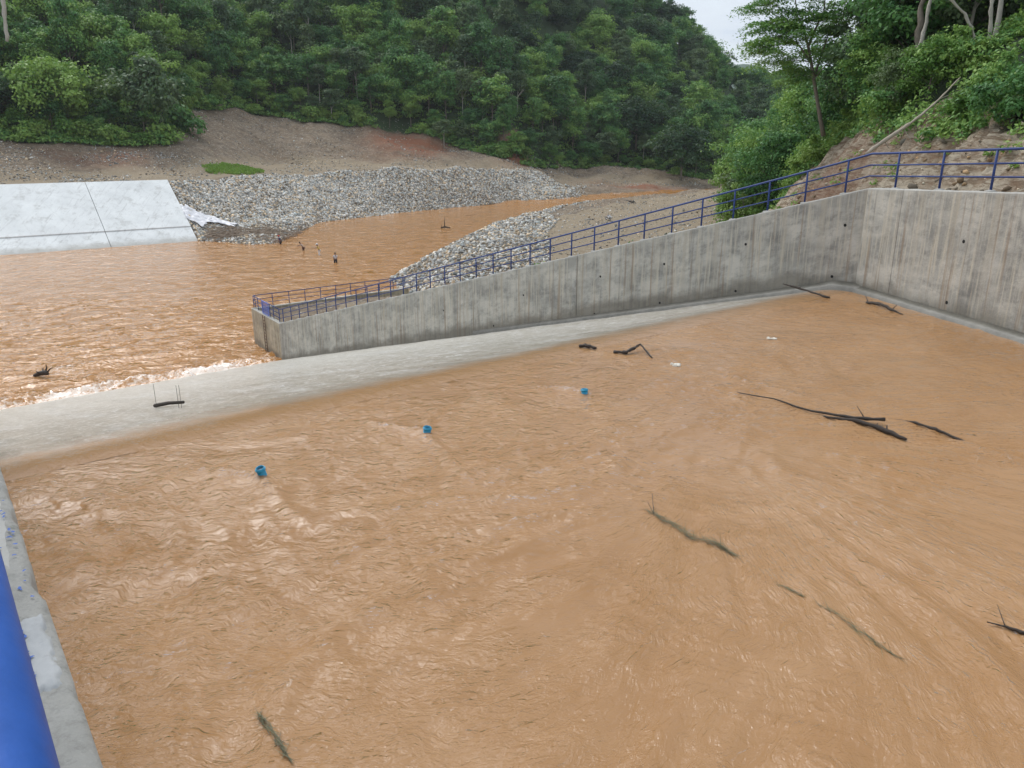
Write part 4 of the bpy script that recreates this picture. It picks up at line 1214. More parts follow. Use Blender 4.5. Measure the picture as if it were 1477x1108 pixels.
# ------------------------------------------------------------------ vegetation
def leaf_quads(P, Nrm, size, aspect=0.55):
    n = len(P)
    Nrm = Nrm / (np.linalg.norm(Nrm, axis=1, keepdims=True) + 1e-9)
    r = rng.normal(size=(n, 3))
    A = np.cross(Nrm, r); A /= (np.linalg.norm(A, axis=1, keepdims=True) + 1e-9)
    B = np.cross(Nrm, A)
    s = size[:, None]
    V = np.stack([P + A*s, P + B*s*aspect, P - A*s, P - B*s*aspect], 1)
    V[:, 0, 2] -= size * 0.15; V[:, 2, 2] -= size * 0.15
    return V.reshape(-1, 3), (np.arange(n * 4).reshape(-1, 4))
def crown_mesh(name, H, rad, base, nl, nleaf, leaf, mat, flat=0.75, lobe=0.34, seed=0, droop=0.0, top_bias=1.0, aspect=.6):
    g = np.random.default_rng(seed)
    hc = (H - base) / 2; zc = base + hc
    cs = []
    while len(cs) < nl:
        p = g.uniform(-1, 1, 3)
        d = np.linalg.norm(p)
        if d > 1 or d < 0.30: continue
        if p[2] < -.55 and g.random() < .5 * top_bias: continue
        cs.append(p * np.array([rad * (1 - lobe * .75), rad * (1 - lobe * .75), hc * (1 - lobe * .5)]) + np.array([0, 0, zc]))
    cs = np.array(cs)
    cs[:, :2] += g.normal(0, rad * .13, (nl, 2)); cs[:, 0] += (cs[:, 2] - zc) * g.uniform(-.25, .25)
    lr = rad * lobe * np.clip(g.lognormal(-.08, .38, nl), .35, 1.7)
    lax = np.stack([g.uniform(.65, 1.45, nl), g.uniform(.65, 1.45, nl), g.uniform(.45, 1.15, nl)], -1)
    idx = g.integers(0, nl, nleaf)
    d = g.normal(size=(nleaf, 3)); d /= np.linalg.norm(d, axis=1, keepdims=True)
    d[:, 2] = np.where((d[:, 2] < -.2) & (g.random(nleaf) < .6), -d[:, 2], d[:, 2])
    rr0 = (0.40 + 0.70 * g.random(nleaf) ** .7)
    # each lobe bulges unevenly so its outline is ragged
    bul = 1 + 0.28 * np.sin(d[:, 0] * 5 + idx) * np.sin(d[:, 1] * 6 + idx * 2.1) + 0.2 * np.sin(d[:, 2] * 9 + idx * 1.3)
    P = cs[idx] + d * (lr[idx] * rr0 * bul)[:, None] * np.array([1, 1, flat]) * lax[idx] + g.normal(0, leaf * .55, (nleaf, 3))
    P[:, 2] -= droop * (P[:, 0]**2 + P[:, 1]**2) / rad
    N_ = d + g.normal(size=(nleaf, 3)) * 0.55 + np.array([0, 0, .45])
    V, F = leaf_quads(P, N_, leaf * g.uniform(.55, 1.25, nleaf), aspect)
    tl = g.random(nl)
    tone = np.clip(0.62 * tl[idx] + 0.38 * g.random(nleaf), 0, 1)
    return np_mesh(name, V, F, mat, False, {'tone': np.repeat(tone, 4)}), cs
def trunk_mesh(name, H, r0, cs, mat, seed, bend=0.6, sides=7, top=0.8, maxlimb=9, limb_lo=.35):
    g = random.Random(seed)
    m = MB()
    bx, by = g.uniform(-bend, bend), g.uniform(-bend, bend)
    pts = []
    for i in range(7):
        f = i / 6
        pts.append(Vector((bx * f * f + g.uniform(-.05, .05) * H * .08, by * f * f + g.uniform(-.05, .05) * H * .08, H * top * f - (0.6 if i == 0 else 0))))
    m.tube(pts, [r0 * (1.25 if i == 0 else 1) * (1 - .75 * i / 6) for i in range(7)], sides)
    order = list(range(len(cs))); g.shuffle(order)
    for k in order[:maxlimb]:
        c = Vector(cs[k])
        f = min(max((c.z / (H * top)) - g.uniform(.12, .3), limb_lo), .95)
        i = f * 6; a = pts[int(i)].lerp(pts[min(int(i) + 1, 6)], i - int(i))
        mid = a.lerp(c, .5) + Vector((g.uniform(-.2, .2), g.uniform(-.2, .2), g.uniform(0, .35) * 1))
        rb = r0 * (1 - .75 * f) * .55
        m.tube([a, mid, c], [rb, rb * .6, rb * .22], 5)
    return m.mesh(name, mat, True)
def make_tree_proto(H, rad, base, nl, nleaf, leaf, lmat, bmat, r0, seed, **k):
    tk = {a: k.pop(a) for a in ('bend', 'maxlimb', 'limb_lo') if a in k}
    cm, cs = crown_mesh('crown', H, rad, base, nl, nleaf, leaf, lmat, seed=seed, **k)
    tm = trunk_mesh('trunk', H, r0, cs, bmat, seed, **tk)
    return tm, cm
FAR = [make_tree_proto(12.5, 4.9, 2.2, 38, 6500, .30, M_LEAF, M_BARK, .20, 11),
       make_tree_proto(15.5, 4.0, 3.2, 40, 6500, .29, M_LEAF, M_BARK, .20, 12, flat=.9),
       make_tree_proto(9.0, 3.8, 1.2, 28, 5000, .27, M_LEAF_BRIGHT, M_BARK, .15, 13),
       make_tree_proto(13.0, 6.2, 2.6, 52, 8500, .30, M_LEAF, M_BARK, .25, 14, lobe=.28),
       make_tree_proto(14.5, 3.3, 5.5, 26, 4000, .28, M_LEAF_DULL, M_BARK_PALE, .15, 15, lobe=.38),
       make_tree_proto(10.0, 4.6, 1.0, 38, 6000, .28, M_LEAF_DULL, M_BARK, .17, 16, lobe=.30),
       make_tree_proto(11.5, 4.2, 1.5, 34, 6000, .29, M_LEAF, M_BARK, .17, 17, lobe=.32),
       make_tree_proto(13.0, 6.6, 2.0, 52, 9000, .30, M_LEAF_DARK, M_BARK, .25, 18, lobe=.26, flat=.5, droop=.25)]
NEAR = [make_tree_proto(10.5, 4.2, 2.0, 46, 13000, .165, M_LEAF, M_BARK, .16, 21, lobe=.27, maxlimb=16),
        make_tree_proto(13.0, 3.7, 4.5, 40, 11000, .17, M_LEAF, M_BARK_PALE, .15, 22, lobe=.27, maxlimb=14),
        make_tree_proto(8.0, 3.6, 1.0, 40, 11000, .16, M_LEAF_BRIGHT, M_BARK, .12, 23, lobe=.28, maxlimb=14),
        make_tree_proto(12.0, 5.0, 3.0, 50, 14000, .17, M_LEAF, M_BARK, .18, 24, lobe=.25, maxlimb=18),
        make_tree_proto(9.0, 4.0, 0.8, 46, 12000, .17, M_LEAF_DULL, M_BARK, .13, 25, lobe=.26, maxlimb=14)]
def plant_tree(proto, x, y, z, sc, rz, label, group=None, name='tree', tilt=0.0):
    t = thing(name, label, 'tree', (x, y, z), rz, group, sc)
    if tilt: t.rotation_euler = (tilt, 0, rz)
    obj('trunk', proto[0], t); obj('crown', proto[1], t)
    return t

# far hillside: positions, nearest first
cand = []
gx = np.random.default_rng(77)
pts = []
tries = 0
cell = {}
def far_enough(x, y, dmin):
    ci, cj = int(x // 6), int(y // 6)
    for i in range(ci - 2, ci + 3):
        for j in range(cj - 2, cj + 3):
            for (u, v) in cell.get((i, j), ()):
                if (u - x) ** 2 + (v - y) ** 2 < dmin * dmin: return False
    cell.setdefault((ci, cj), []).append((x, y))
    return True
for _ in range(20000):
    a = gx.uniform(a_of(-330), a_of(1130))
    Yf0 = float(np.interp(a, SA, ST[:, 8]))
    y = Yf0 + 1.5 + gx.random() ** 1.25 * 185
    x = a * y
    dm = 5.6 if y < Yf0 + 45 else (6.6 if y < Yf0 + 95 else 7.4)
    if far_enough(x, y, dm): pts.append((x, y, y - Yf0, a))
zs = T(np.array([p[0] for p in pts]), np.array([p[1] for p in pts]))
pts = [(p[0], p[1], p[2], p[3], float(z)) for p, z in zip(pts, zs)]
pts.sort(key=lambda p: p[2] + (p[1]) * 0.10)
print('far trees', len(pts))
KIND_L = ['round leafy green tree', 'tall full-crowned green tree', 'small bright green tree', 'broad spreading green tree',
          'slender pale-trunked olive tree', 'low olive green tree', 'dense green tree', 'dark green tree']
def region(px, dY):
    where = ('above the white revetment' if px < 270 else 'above the brown excavated slope' if px < 560 else
             'above the riprap bank' if px < 800 else 'beside the bend of the river' if px < 960 else 'in the valley gap under the sky')
    row = 'fronting the forest' if dY < 12 else 'partway up the forest' if dY < 60 else 'high in the forest'
    return row, where
stuff_pts = []
n_ind = 0
for i, (x, y, dY, a, z) in enumerate(pts):
    px = a * FPX * 1.03 + CX
    kk = gx.choice(len(FAR), p=[.17, .17, .12, .14, .14, .10, .13, .03])
    sc = gx.choice([.72, .95, 1.1, 1.3, 1.5], p=[.15, .28, .28, .19, .10]) * gx.uniform(.92, 1.1) * (0.72 if dY < 8 else 1.0) * (0.85 if px > 1010 else 1)
    if n_ind < 292 and px > -45:
        n_ind += 1
        row, where = region(px, dY)
        plant_tree(FAR[kk], x, y, z - .3, (sc * gx.uniform(.9, 1.12), sc * gx.uniform(.9, 1.12), sc * gx.uniform(.88, 1.15)), gx.uniform(0, 6.28),
                   f'{KIND_L[kk]} {row} {where}', f'{KIND_L[kk]}s {row} {where}')
    else:
        stuff_pts.append((x, y, z - .4, kk, sc, gx.uniform(0, 6.28)))
# the rest of the wood is one mass
coll = bpy.data.collections.new('forest_crowns')
for i, pr_ in enumerate(FAR):
    o = bpy.data.objects.new('forest_crown', pr_[1]); coll.objects.link(o)
me = bpy.data.meshes.new('forest')
me.from_pydata([(p[0], p[1], p[2]) for p in stuff_pts], [], [])
at = me.attributes.new('rz', 'FLOAT', 'POINT'); at.data.foreach_set('value', [p[5] for p in stuff_pts])
at = me.attributes.new('sc', 'FLOAT', 'POINT'); at.data.foreach_set('value', [p[4] for p in stuff_pts])
fobj = obj('forest', me, kind='stuff', label='unbroken green forest higher up the far hillside', cat='forest')
ng = bpy.data.node_groups.new('forest_scatter', 'GeometryNodeTree')
ng.interface.new_socket('Geometry', in_out='INPUT', socket_type='NodeSocketGeometry')
ng.interface.new_socket('Geometry', in_out='OUTPUT', socket_type='NodeSocketGeometry')
gi = ng.nodes.new('NodeGroupInput'); go = ng.nodes.new('NodeGroupOutput')
ci = ng.nodes.new('GeometryNodeCollectionInfo'); ci.inputs['Collection'].default_value = coll
ci.inputs['Separate Children'].default_value = True; ci.inputs['Reset Children'].default_value = True
ip = ng.nodes.new('GeometryNodeInstanceOnPoints'); ip.inputs['Pick Instance'].default_value = True
a1 = ng.nodes.new('GeometryNodeInputNamedAttribute'); a1.data_type = 'FLOAT'; a1.inputs['Name'].default_value = 'rz'
a2 = ng.nodes.new('GeometryNodeInputNamedAttribute'); a2.data_type = 'FLOAT'; a2.inputs['Name'].default_value = 'sc'
cx = ng.nodes.new('ShaderNodeCombineXYZ'); cs_ = ng.nodes.new('ShaderNodeCombineXYZ')
e2r = ng.nodes.new('FunctionNodeEulerToRotation')
lk = ng.links.new
lk(gi.outputs[0], ip.inputs['Points']); lk(ci.outputs[0], ip.inputs['Instance'])
lk(a1.outputs[0], cx.inputs[2]); lk(cx.outputs[0], e2r.inputs[0]); lk(e2r.outputs[0], ip.inputs['Rotation'])
for i in range(3): lk(a2.outputs[0], cs_.inputs[i])
lk(cs_.outputs[0], ip.inputs['Scale'])
lk(ip.outputs[0], go.inputs[0])
md = fobj.modifiers.new('scatter', 'NODES'); md.node_group = ng

# undergrowth over forest floors
def clumps(name, X, Y, nper, spread, leaf, mat, label, hz=0.7, up=0.25):
    n = len(X)
    Z = rough_T(X, Y)
    idx = np.repeat(np.arange(n), nper)
    d = rng.normal(size=(len(idx), 3)); d /= np.linalg.norm(d, axis=1, keepdims=True); d[:, 2] = np.abs(d[:, 2])
    sz = rng.uniform(.5, 1.3, n)[idx] * spread
    P = np.stack([X[idx], Y[idx], Z[idx] + up * spread], -1) + d * (sz * (.5 + .55 * rng.random(len(idx))))[:, None] * np.array([1, 1, hz])
    N_ = d + rng.normal(size=d.shape) * .5 + np.array([0, 0, .4])
    V, F = leaf_quads(P, N_, leaf * rng.uniform(.5, 1.3, len(idx)))
    tone = np.clip(.55 * rng.random(n)[idx] + .45 * rng.random(len(idx)), 0, 1)
    me = np_mesh(name, V, F, mat, False, {'tone': np.repeat(tone, 4)})
    return obj(name, me, kind='stuff', label=label, cat='undergrowth')
N = 6000
a_s = rng.uniform(a_of(-250), a_of(1130), N)
Yf0 = np.interp(a_s, SA, ST[:, 8])
Ys = Yf0 - 1.5 + rng.random(N) ** 1.8 * 75; Xs = a_s * Ys
ok = np.ones(N, bool)
for (px, w) in ((570, 22), (742, 10)):
    ok &= ~((np.abs(a_s * FPX * 1.03 + CX - px) < w) & (Ys < Yf0 + 6))
clumps('undergrowth', Xs[ok], Ys[ok], 26, 1.6, .34, M_LEAF, 'dense green shrubs covering the floor of the far forest')
N = 4200
Ys = 24 + rng.random(N) ** 1.2 * 180
Xs = Xf(Ys) + np.interp(Ys, [28, 34, 40, 46, 52, 60, 70, 90, 150], [3.0, 3.1, 3.4, 4.6, 6.6, 7.4, 6.4, 3.0, 0.3]) + 0.5 + rng.random(N) ** 1.4 * 26
clumps('hillside_undergrowth', Xs, Ys, 60, .75, .12, M_LEAF, 'leafy creepers and shrubs over the right hillside', .8)
N = 110
Ys = rng.uniform(28, 75, N); Xs = Xf(Ys) + rng.uniform(-.5, 6, N)
clumps('slope_weeds', Xs, Ys, 30, .35, .09, M_GRASS, 'scattered weeds on the bare cut slope', .9)
# weeds just behind the sloping wall
ss_ = rng.uniform(2, 22, 150); mm = rng.uniform(.8, 4, 150)
clumps('bank_weeds', K[0] + EW[0]*ss_ + NW[0]*mm, K[1] + EW[1]*ss_ + NW[1]*mm, 30, .38, .09, M_GRASS, 'green weeds growing behind the railing', .9)

# bushes as individual things
BUSH = [crown_mesh('bush', 2.6, 2.0, -.3, 16, 1500, .26, M_LEAF, seed=41, lobe=.4)[0],
        crown_mesh('bush', 3.4, 2.2, -.3, 18, 1700, .28, M_LEAF_BRIGHT, seed=42, lobe=.4)[0]]
BUSHN = [crown_mesh('bush', 2.4, 1.8, -.3, 20, 4200, .10, M_LEAF, seed=43, lobe=.36)[0],
         crown_mesh('bush', 2.2, 1.5, -.3, 20, 3600, .10, M_LEAF_BRIGHT, seed=44, lobe=.36)[0]]
def bush(me, x, y, sc, label, group=None, z=None):
    o = obj('bush', me, label=label, cat='bush', group=group, loc=(x, y, (float(T(np.array([x]), np.array([y]))[0]) if z is None else z) - .1))
    o.scale = (sc, sc, sc * random.uniform(.85, 1.2)); o.rotation_euler = (0, 0, random.uniform(0, 6.28))
    return o
for (px, py, sc, lb) in ((735, 222, 2.0, 'wide dark bush on the earth below the forest edge above the riprap'),
                         (262, 190, 2.5, 'dark rounded bush at the forest corner beside the excavated slope'),
                         (236, 205, 1.9, 'leafy bush at the foot of the trees left of the excavated slope'),
                         (921, 247, 1.0, 'small dark bush alone on the dirt near the river bend'),
                         (941, 250, .9, 'small green bush right of the lone dark one by the river bend'),
                         (975, 255, 1.8, 'low bush under the dark spreading tree at the river bend'),
                         (630, 178, 1.4, 'hanging green bush beside the red soil scar')):
    a = a_of(px); Yf0 = float(np.interp(a, SA, ST[:, 8])); 
    # march along the line of sight down to the ground
    best = None
    for y in np.linspace(150, 330, 721):
        p = at_Y(px, py, y)
        if float(T(np.array([p.x]), np.array([p.y]))[0]) >= p.z - .05: best = p; break
    if best is None: best = at_Y(px, py, Yf0)
    bush(BUSH[0], best.x, best.y + 1, sc, lb, z=best.z - 0.6)
gb = np.random.default_rng(3)
for i in range(90):
    a = gb.uniform(a_of(-40), a_of(1000)); Yf0 = float(np.interp(a, SA, ST[:, 8])); y = Yf0 + gb.uniform(-1.5, 3.5)
    px = a * FPX * 1.03 + CX
    if abs(px - 575) < 35 or abs(px - 742) < 10: continue
    bush(BUSH[i % 2], a * y, y, gb.uniform(.8, 1.5), f"{'bright' if i % 2 else 'mid'} green bush fringing the forest {region(px, 0)[1]}",
         f"{'bright' if i % 2 else 'mid'} green bushes fringing the forest {region(px, 0)[1]}")

# right hillside: near trees
gr_ = np.random.default_rng(19)
def hill_tree(px, py_base, Y, k, sc, label, group=None, rz=None, tilt=0):
    a = (px - CX) / FPX / ((cP + (CY - py_base) / FPX * sP))
    x = a * Y
    z = float(T(np.array([x]), np.array([Y]))[0])
    return plant_tree(NEAR[k], x, Y, z - .3, sc, gr_.uniform(0, 6.28) if rz is None else rz, label, group, tilt=tilt)
spec = [(1255, 170, 56, 0, .62, 'mid green tree leaning over the orange cut bank behind the railing'),
        (1300, 150, 60, 1, 1.1, 'tall tree with paired brown trunks high on the right slope'),
        (1330, 140, 62, 3, 1.0, 'dark broad tree high on the right slope above the fallen pole'),
        (1385, 120, 52, 1, .95, 'slender tree with a curved pale trunk on the right slope'),
        (1425, 110, 47, 1, 1.05, 'straight white-trunked tree near the upper right corner'),
        (1465, 110, 50, 3, 1.0, 'dark tree filling the upper right corner'),
        (1510, 110, 46, 0, 1.1, 'dark tree at the right edge of the view'),
        (1240, 130, 72, 3, .95, 'dark broad tree behind the feathery tree'),
        (1290, 215, 48, 4, .42, 'olive shrubby tree just right of the orange cut bank'),
        (1330, 190, 45, 2, .48, 'bright shrubby tree above the fallen pole'),
        (1300, 120, 58, 2, .62, 'yellow-green sapling in front of the brown trunks'),
        (1215, 170, 74, 0, .72, 'mid green tree just right of the feathery tree trunk')]
for s_ in spec: hill_tree(*s_)
# the mass of green between the river bend and the orange bank
for i in range(40):
    Y = gr_.uniform(78, 190); q = gr_.uniform(1.0, 24)
    x = float(Xf(Y)) + q
    px = x / Y * FPX * 1.03 + CX
    if px > 1235: continue
    z = float(T(np.array([x]), np.array([Y]))[0])
    k = int(gr_.choice([0, 2, 3, 4])); 
    plant_tree(NEAR[k] if Y < 110 else FAR[[0, 0, 2, 3, 5][k]], x, Y, z - .3, gr_.uniform(.66, 1.0), gr_.uniform(0, 6.28),
               f"{['round green', '', 'bright green', 'dark broad', 'olive'][k]} tree in the thicket between the orange cut bank and the river bend",
               f"{['round green', '', 'bright green', 'dark broad', 'olive'][k]} trees of the riverside thicket")
for i in range(46):   # upper slope behind
    Y = gr_.uniform(40, 120); q = gr_.uniform(9, 45)
    x = float(Xf(Y)) + q; px = x / Y * FPX * 1.03 + CX
    if px < 1235 or px > 1620: continue
    z = float(T(np.array([x]), np.array([Y]))[0])
    k = int(gr_.choice([0, 1, 3, 4]))
    plant_tree(NEAR[k], x, Y, z - .3, gr_.uniform(.85, 1.2), gr_.uniform(0, 6.28),
               f"{['round', 'slender', '', 'dark broad', 'olive'][k]} tree in the shade high on the right hillside", f"{['round', 'slender', '', 'dark broad', 'olive'][k]} trees high on the right hillside")
for i in range(42):
    Y = gr_.uniform(30, 100)
    x = float(Xf(Y)) + float(np.interp(Y, [28, 34, 40, 46, 52, 60, 70, 90, 150], [3.0, 3.1, 3.4, 4.6, 6.6, 7.4, 6.4, 3.0, 0.3])) + gr_.uniform(0.9, 3.5)
    px = x / Y * FPX * 1.03 + CX
    wh = 'above the rocky cut at the right' if px > 1260 else 'around the orange cut bank' if px > 1130 else 'above the brown bank by the river bend'
    bush(BUSHN[i % 2], x, Y, gr_.uniform(.6, 1.1), f"{['dark', 'bright'][i % 2]} green bush {wh}", f"{['dark', 'bright'][i % 2]} green bushes {wh}")

# the feathery tree against the sky
def feathery():
    base = at_Y(1188, 192, 63)
    z = float(T(np.array([base.x]), np.array([base.y]))[0])
    t = thing('tree', 'tall thin-leaved tree with open feathery crown against the sky above the orange bank', 'tree', (base.x, base.y, z - .3), 0)
    g = random.Random(8)
    m = MB()
    # one pixel at this distance is 0.058 m
    def P(px, py, dy=0.0):
        q = at_Y(px, py, base.y + dy)
        return Vector((q.x - base.x, dy, q.z - z + .3))
    trunk = [P(1188, 196), P(1183, 170), P(1178, 140), P(1174, 115), P(1170, 90), P(1166, 68)]
    m.tube(trunk, [.19, .16, .14, .13, .12, .10], 8)
    ends = []
    def limb(a, b, r0, r1, wob=.25, n=5):
        pts = []
        for i in range(n + 1):
            f = i / n
            q = a.lerp(b, f) + Vector((0, g.uniform(-wob, wob) * f, math.sin(f * math.pi) * .25))
            pts.append(q)
        m.tube(pts, [r0 + (r1 - r0) * i / n for i in range(n + 1)], 6)
        return pts
    A = trunk[-1]; B = trunk[3]
    limbs = [limb(A, P(1150, 25, .6), .09, .045), limb(A, P(1188, 20, -.5), .09, .045), limb(trunk[4], P(1130, 50, -1.0), .08, .03),
             limb(B, P(1198, 40, 1.0), .09, .03), limb(P(1150, 25, .6), P(1140, -40, .8), .05, .02), limb(P(1188, 20, -.5), P(1196, -60, -.5), .05, .02),
             limb(P(1130, 50, -1), P(1095, 75, -1.5), .035, .012), limb(P(1130, 50, -1), P(1098, 35, -.5), .035, .012),
             limb(trunk[4], P(1118, 95, 1.2), .05, .015), limb(P(1198, 40, 1), P(1225, 15, 1.5), .035, .012), limb(trunk[3], P(1215, 75, -1.2), .05, .015),
             limb(P(1150, 25, .6), P(1105, 8, 1.2), .035, .012), limb(P(1188, 20, -.5), P(1222, -25, -1), .03, .012), limb(trunk[3], P(1140, 112, 1.5), .04, .012)]
    centers = []
    for L_ in limbs:
        for q in L_[3:]:
            for _ in range(3):
                e = q + Vector((g.uniform(-1.3, 1.3), g.uniform(-1.3, 1.3), g.uniform(-.45, .75)))
                m.tube([q, e], [.016, .006], 3)
                centers.append(e)
    obj('trunk', m.mesh('trunk', M_BARK, True), t)
    gg = np.random.default_rng(6)
    cs = np.array([tuple(c) for c in centers]); n = 30000
    idx = gg.integers(0, len(cs), n)
    off = gg.normal(size=(n, 3)) * np.array([.62, .62, .09])
    Pp = cs[idx] + off; Pp[:, 2] -= 0.22 * (off[:, 0]**2 + off[:, 1]**2)
    N_ = gg.normal(size=(n, 3)) * .45 + np.array([0, 0, 1.0])
    V, F = leaf_quads(Pp, N_, .125 * gg.uniform(.6, 1.2, n), .45)
    tone = np.repeat(np.clip(.4 * gg.random(len(cs))[idx] + .3 * gg.random(n), 0, 1), 4)
    obj('crown', np_mesh('crown', V, F, M_LEAF, False, {'tone': tone}), t)
feathery()
def ground_hit(px, py, y0=25, y1=330, n=1500):
    prev = None
    ys = np.linspace(y0, y1, n)
    v = (CY - py) / FPX
    Yc, Zc = cP + v * sP, -sP + v * cP
    d = ys / Yc
    xs = (px - CX) / FPX * d; zz = CAM_Z + Zc * d
    tz = T(xs, ys)
    k = np.argmax(tz >= zz)
    return Vector((float(xs[k]), float(ys[k]), float(tz[k])))
# individually visible trees on the far side
def px_tree(px, py, k, sc, label, y0=150, fwd_=0.0):
    h = ground_hit(px, py, y0)
    y_ = h.y - fwd_; x_ = h.x * y_ / h.y
    return plant_tree(FAR[k], x_, y_, float(T(np.array([x_]), np.array([y_]))[0]) - .2, sc, random.uniform(0, 6), label)
px_tree(478, 166, 4, (1.15, 1.15, .78), 'slim white-trunked tree with a flat olive crown standing above the excavated slope', fwd_=4)
px_tree(640, 206, 4, (.95, .95, .62), 'young pale-stemmed tree at the forest edge right of the red soil', fwd_=4)
px_tree(696, 165, 4, (1.1, 1.1, 1.05), 'tall tree with a long bare white trunk above the riprap bank', fwd_=5)
px_tree(215, 195, 5, 1.9, 'large round grey-green tree dominating the forest corner above the revetment')
px_tree(90, 200, 3, 1.45, 'large dark green tree at the left, low branches over the bank')
px_tree(982, 262, 7, 1.7, 'large dark spreading tree with drooping branches at the river bend')
for (px, py, lb) in ((962, -14, 'tall tree standing out against the sky, leftmost of the ridge trees'), (982, 22, 'tall ridge tree against the sky, second from the left'),
                     (1010, 34, 'round ridge tree against the sky, third from the left'), (1030, 62, 'smaller ridge tree at the edge of the sky gap'), (1046, 78, 'small low tree closing the ridge at the sky gap')):
    for Y in np.linspace(300, 445, 80):
        q = at_Y(px, py, float(Y)); gz = float(T(np.array([q.x]), np.array([q.y]))[0])
        if 10 < q.z - gz < 19: break
    sc = (q.z - gz) / 15.2
    plant_tree(FAR[1], q.x, q.y, gz - .3, (sc * .8, sc * .8, sc), 1.0 + px, lb)

# fallen pole and leaning dead branches
def stick(name, pts, rads, mat, label, cat, sides=6, extra=(), group=None):
    g_ = random.Random(label)
    if mat is M_WETWOOD: rads = [r_ * .8 for r_ in rads]
    P2, R2 = [], []
    for i in range(len(pts) - 1):
        for k in range(5):
            f = k / 5
            r_ = rads[i] + (rads[i + 1] - rads[i]) * f
            j = 0 if (i == 0 and k == 0) else r_ * .45
            P2.append(Vector(pts[i]).lerp(Vector(pts[i + 1]), f) + Vector((g_.uniform(-j, j), g_.uniform(-j, j), g_.uniform(-j, j) * .5)))
            R2.append(r_ * g_.uniform(.7, 1.25))
    P2.append(Vector(pts[-1])); R2.append(rads[-1])
    m = MB(); m.tube(P2, R2, sides)
    if mat is M_WETWOOD:
        for _ in range(4):   # broken stubs
            i = g_.randrange(2, len(P2) - 2)
            m.tube([P2[i], P2[i] + Vector((g_.uniform(-1, 1), g_.uniform(-1, 1), g_.uniform(.1, .6))) * R2[i] * g_.uniform(2, 4)], [R2[i] * .4, R2[i] * .15], 4)
    root = obj(name, m.mesh(name, mat, True), label=label, cat=cat, group=group)
    for (pp, rr0) in extra:
        e = MB(); e.tube(pp, rr0, 5)
        obj('twig', e.mesh('twig', mat, True), root)
    return root
fp = [(1250, 222, 34.5), (1275, 203, 35.5), (1303, 185, 37), (1330, 165, 38.5), (1355, 143, 40), (1385, 112, 42)]
pl = [at_Y(*p) for p in fp]
stick('fallen_pole', pl, [.085, .08, .075, .065, .05, .03], M_DEADWOOD, 'long pale dead branch leaning down the slope behind the right railing', 'dead branch', 7,
      extra=[([pl[1], at_Y(1283, 215, 35.4)], [.03, .012]), ([pl[2], at_Y(1312, 200, 36.8), at_Y(1315, 205, 36.6)], [.02, .015, .008]), ([pl[4], at_Y(1390, 128, 40.5)], [.02, .008])])
for i, (p0, p1, lb) in enumerate((((1352, 62), (1330, 0), 'leaning grey trunk at the top right, curved to the left'),)):
    pass
tp1 = [at_Y(1409, 70, 44), at_Y(1403, 45, 44), at_Y(1392, 20, 44), at_Y(1374, 2, 44), at_Y(1350, -20, 44)]
stick('bare_trunk', tp1, [.08, .075, .07, .065, .06], M_BARK_PALE, 'pale bare trunk curving to the left near the top right corner', 'tree trunk')
tp2 = [at_Y(1427, 75, 44.5), at_Y(1428, 40, 44.5), at_Y(1431, 0, 44.5), at_Y(1433, -40, 44.5)]
stick('bare_trunk', tp2, [.10, .095, .09, .085], M_BARK_PALE, 'straight pale bare trunk near the top right corner', 'tree trunk')
tp3 = [at_Y(1320, 95, 52), at_Y(1326, 45, 52), at_Y(1330, 0, 52), at_Y(1333, -40, 52)]
stick('bare_trunk', tp3, [.22, .19, .17, .15], M_BARK, 'dark brown trunk right of the fallen branch, upper right', 'tree trunk')
tp4 = [at_Y(1322, 80, 51), at_Y(1335, 40, 51), at_Y(1342, 0, 51), at_Y(1346, -30, 51)]
stick('bare_trunk', tp4, [.12, .11, .10, .09], M_BARK_PALE, 'pale thin trunk crossing the dark brown trunk, upper right', 'tree trunk')
h1 = ground_hit(730, 168, 200)
for i, (dx, top, lb) in enumerate(((755, 128, 'bare grey dead tree leaning right on the far hillside'), (738, 130, 'thin bare dead stem beside the leaning dead tree'))):
    a_ = at_Y(726 + 3*i, 168, h1.y - 2); b_ = at_Y(dx, top, h1.y - 2)
    stick('dead_tree', [a_, a_.lerp(b_, .5), b_], [.16 - .05*i, .12 - .04*i, .05], M_BARK_PALE, lb, 'dead tree', 6, extra=[([a_.lerp(b_, .5), a_.lerp(b_, .9) + Vector((1.0, 0, .6))], [.06, .03])])
tl0 = [at_Y(10, 60, 182), at_Y(6, 20, 182), at_Y(3, -30, 182)]
stick('bare_trunk', tl0, [.45, .40, .36], M_BARK_PALE, 'pale bare trunk at the upper left corner', 'tree trunk')

# grass patch on the bench
h = ground_hit(338, 246, 160)
n = 15000
g2 = np.random.default_rng(2)
th = g2.uniform(0, 6.28, n); rr0 = np.sqrt(g2.random(n))
gxx = h.x + np.cos(th) * rr0 * 6.5; gyy = h.y + np.sin(th) * rr0 * 11.0
keep = g2.random(n) < np.clip(1.5 - 1.5 * rr0 + .9 * perlin(gxx / 2.5, gyy / 2.5, 3) + .5 * perlin(gxx / .8, gyy / .8, 6), 0, 1)
gxx, gyy = gxx[keep], gyy[keep]; n = len(gxx)
P = np.stack([gxx, gyy, rough_T(gxx, gyy) + .1 + .5 * g2.random(n)], -1)
N_ = g2.normal(size=(n, 3)) * np.array([1, 1, .35])
V, F = leaf_quads(P, N_, g2.uniform(.18, .42, n), .35)
obj('grass', np_mesh('grass', V, F, M_GRASS, False, {'tone': np.repeat(.4 + .6 * g2.random(n), 4)}), kind='stuff', label='patch of fresh green grass on the brown bench above the riprap', cat='grass')

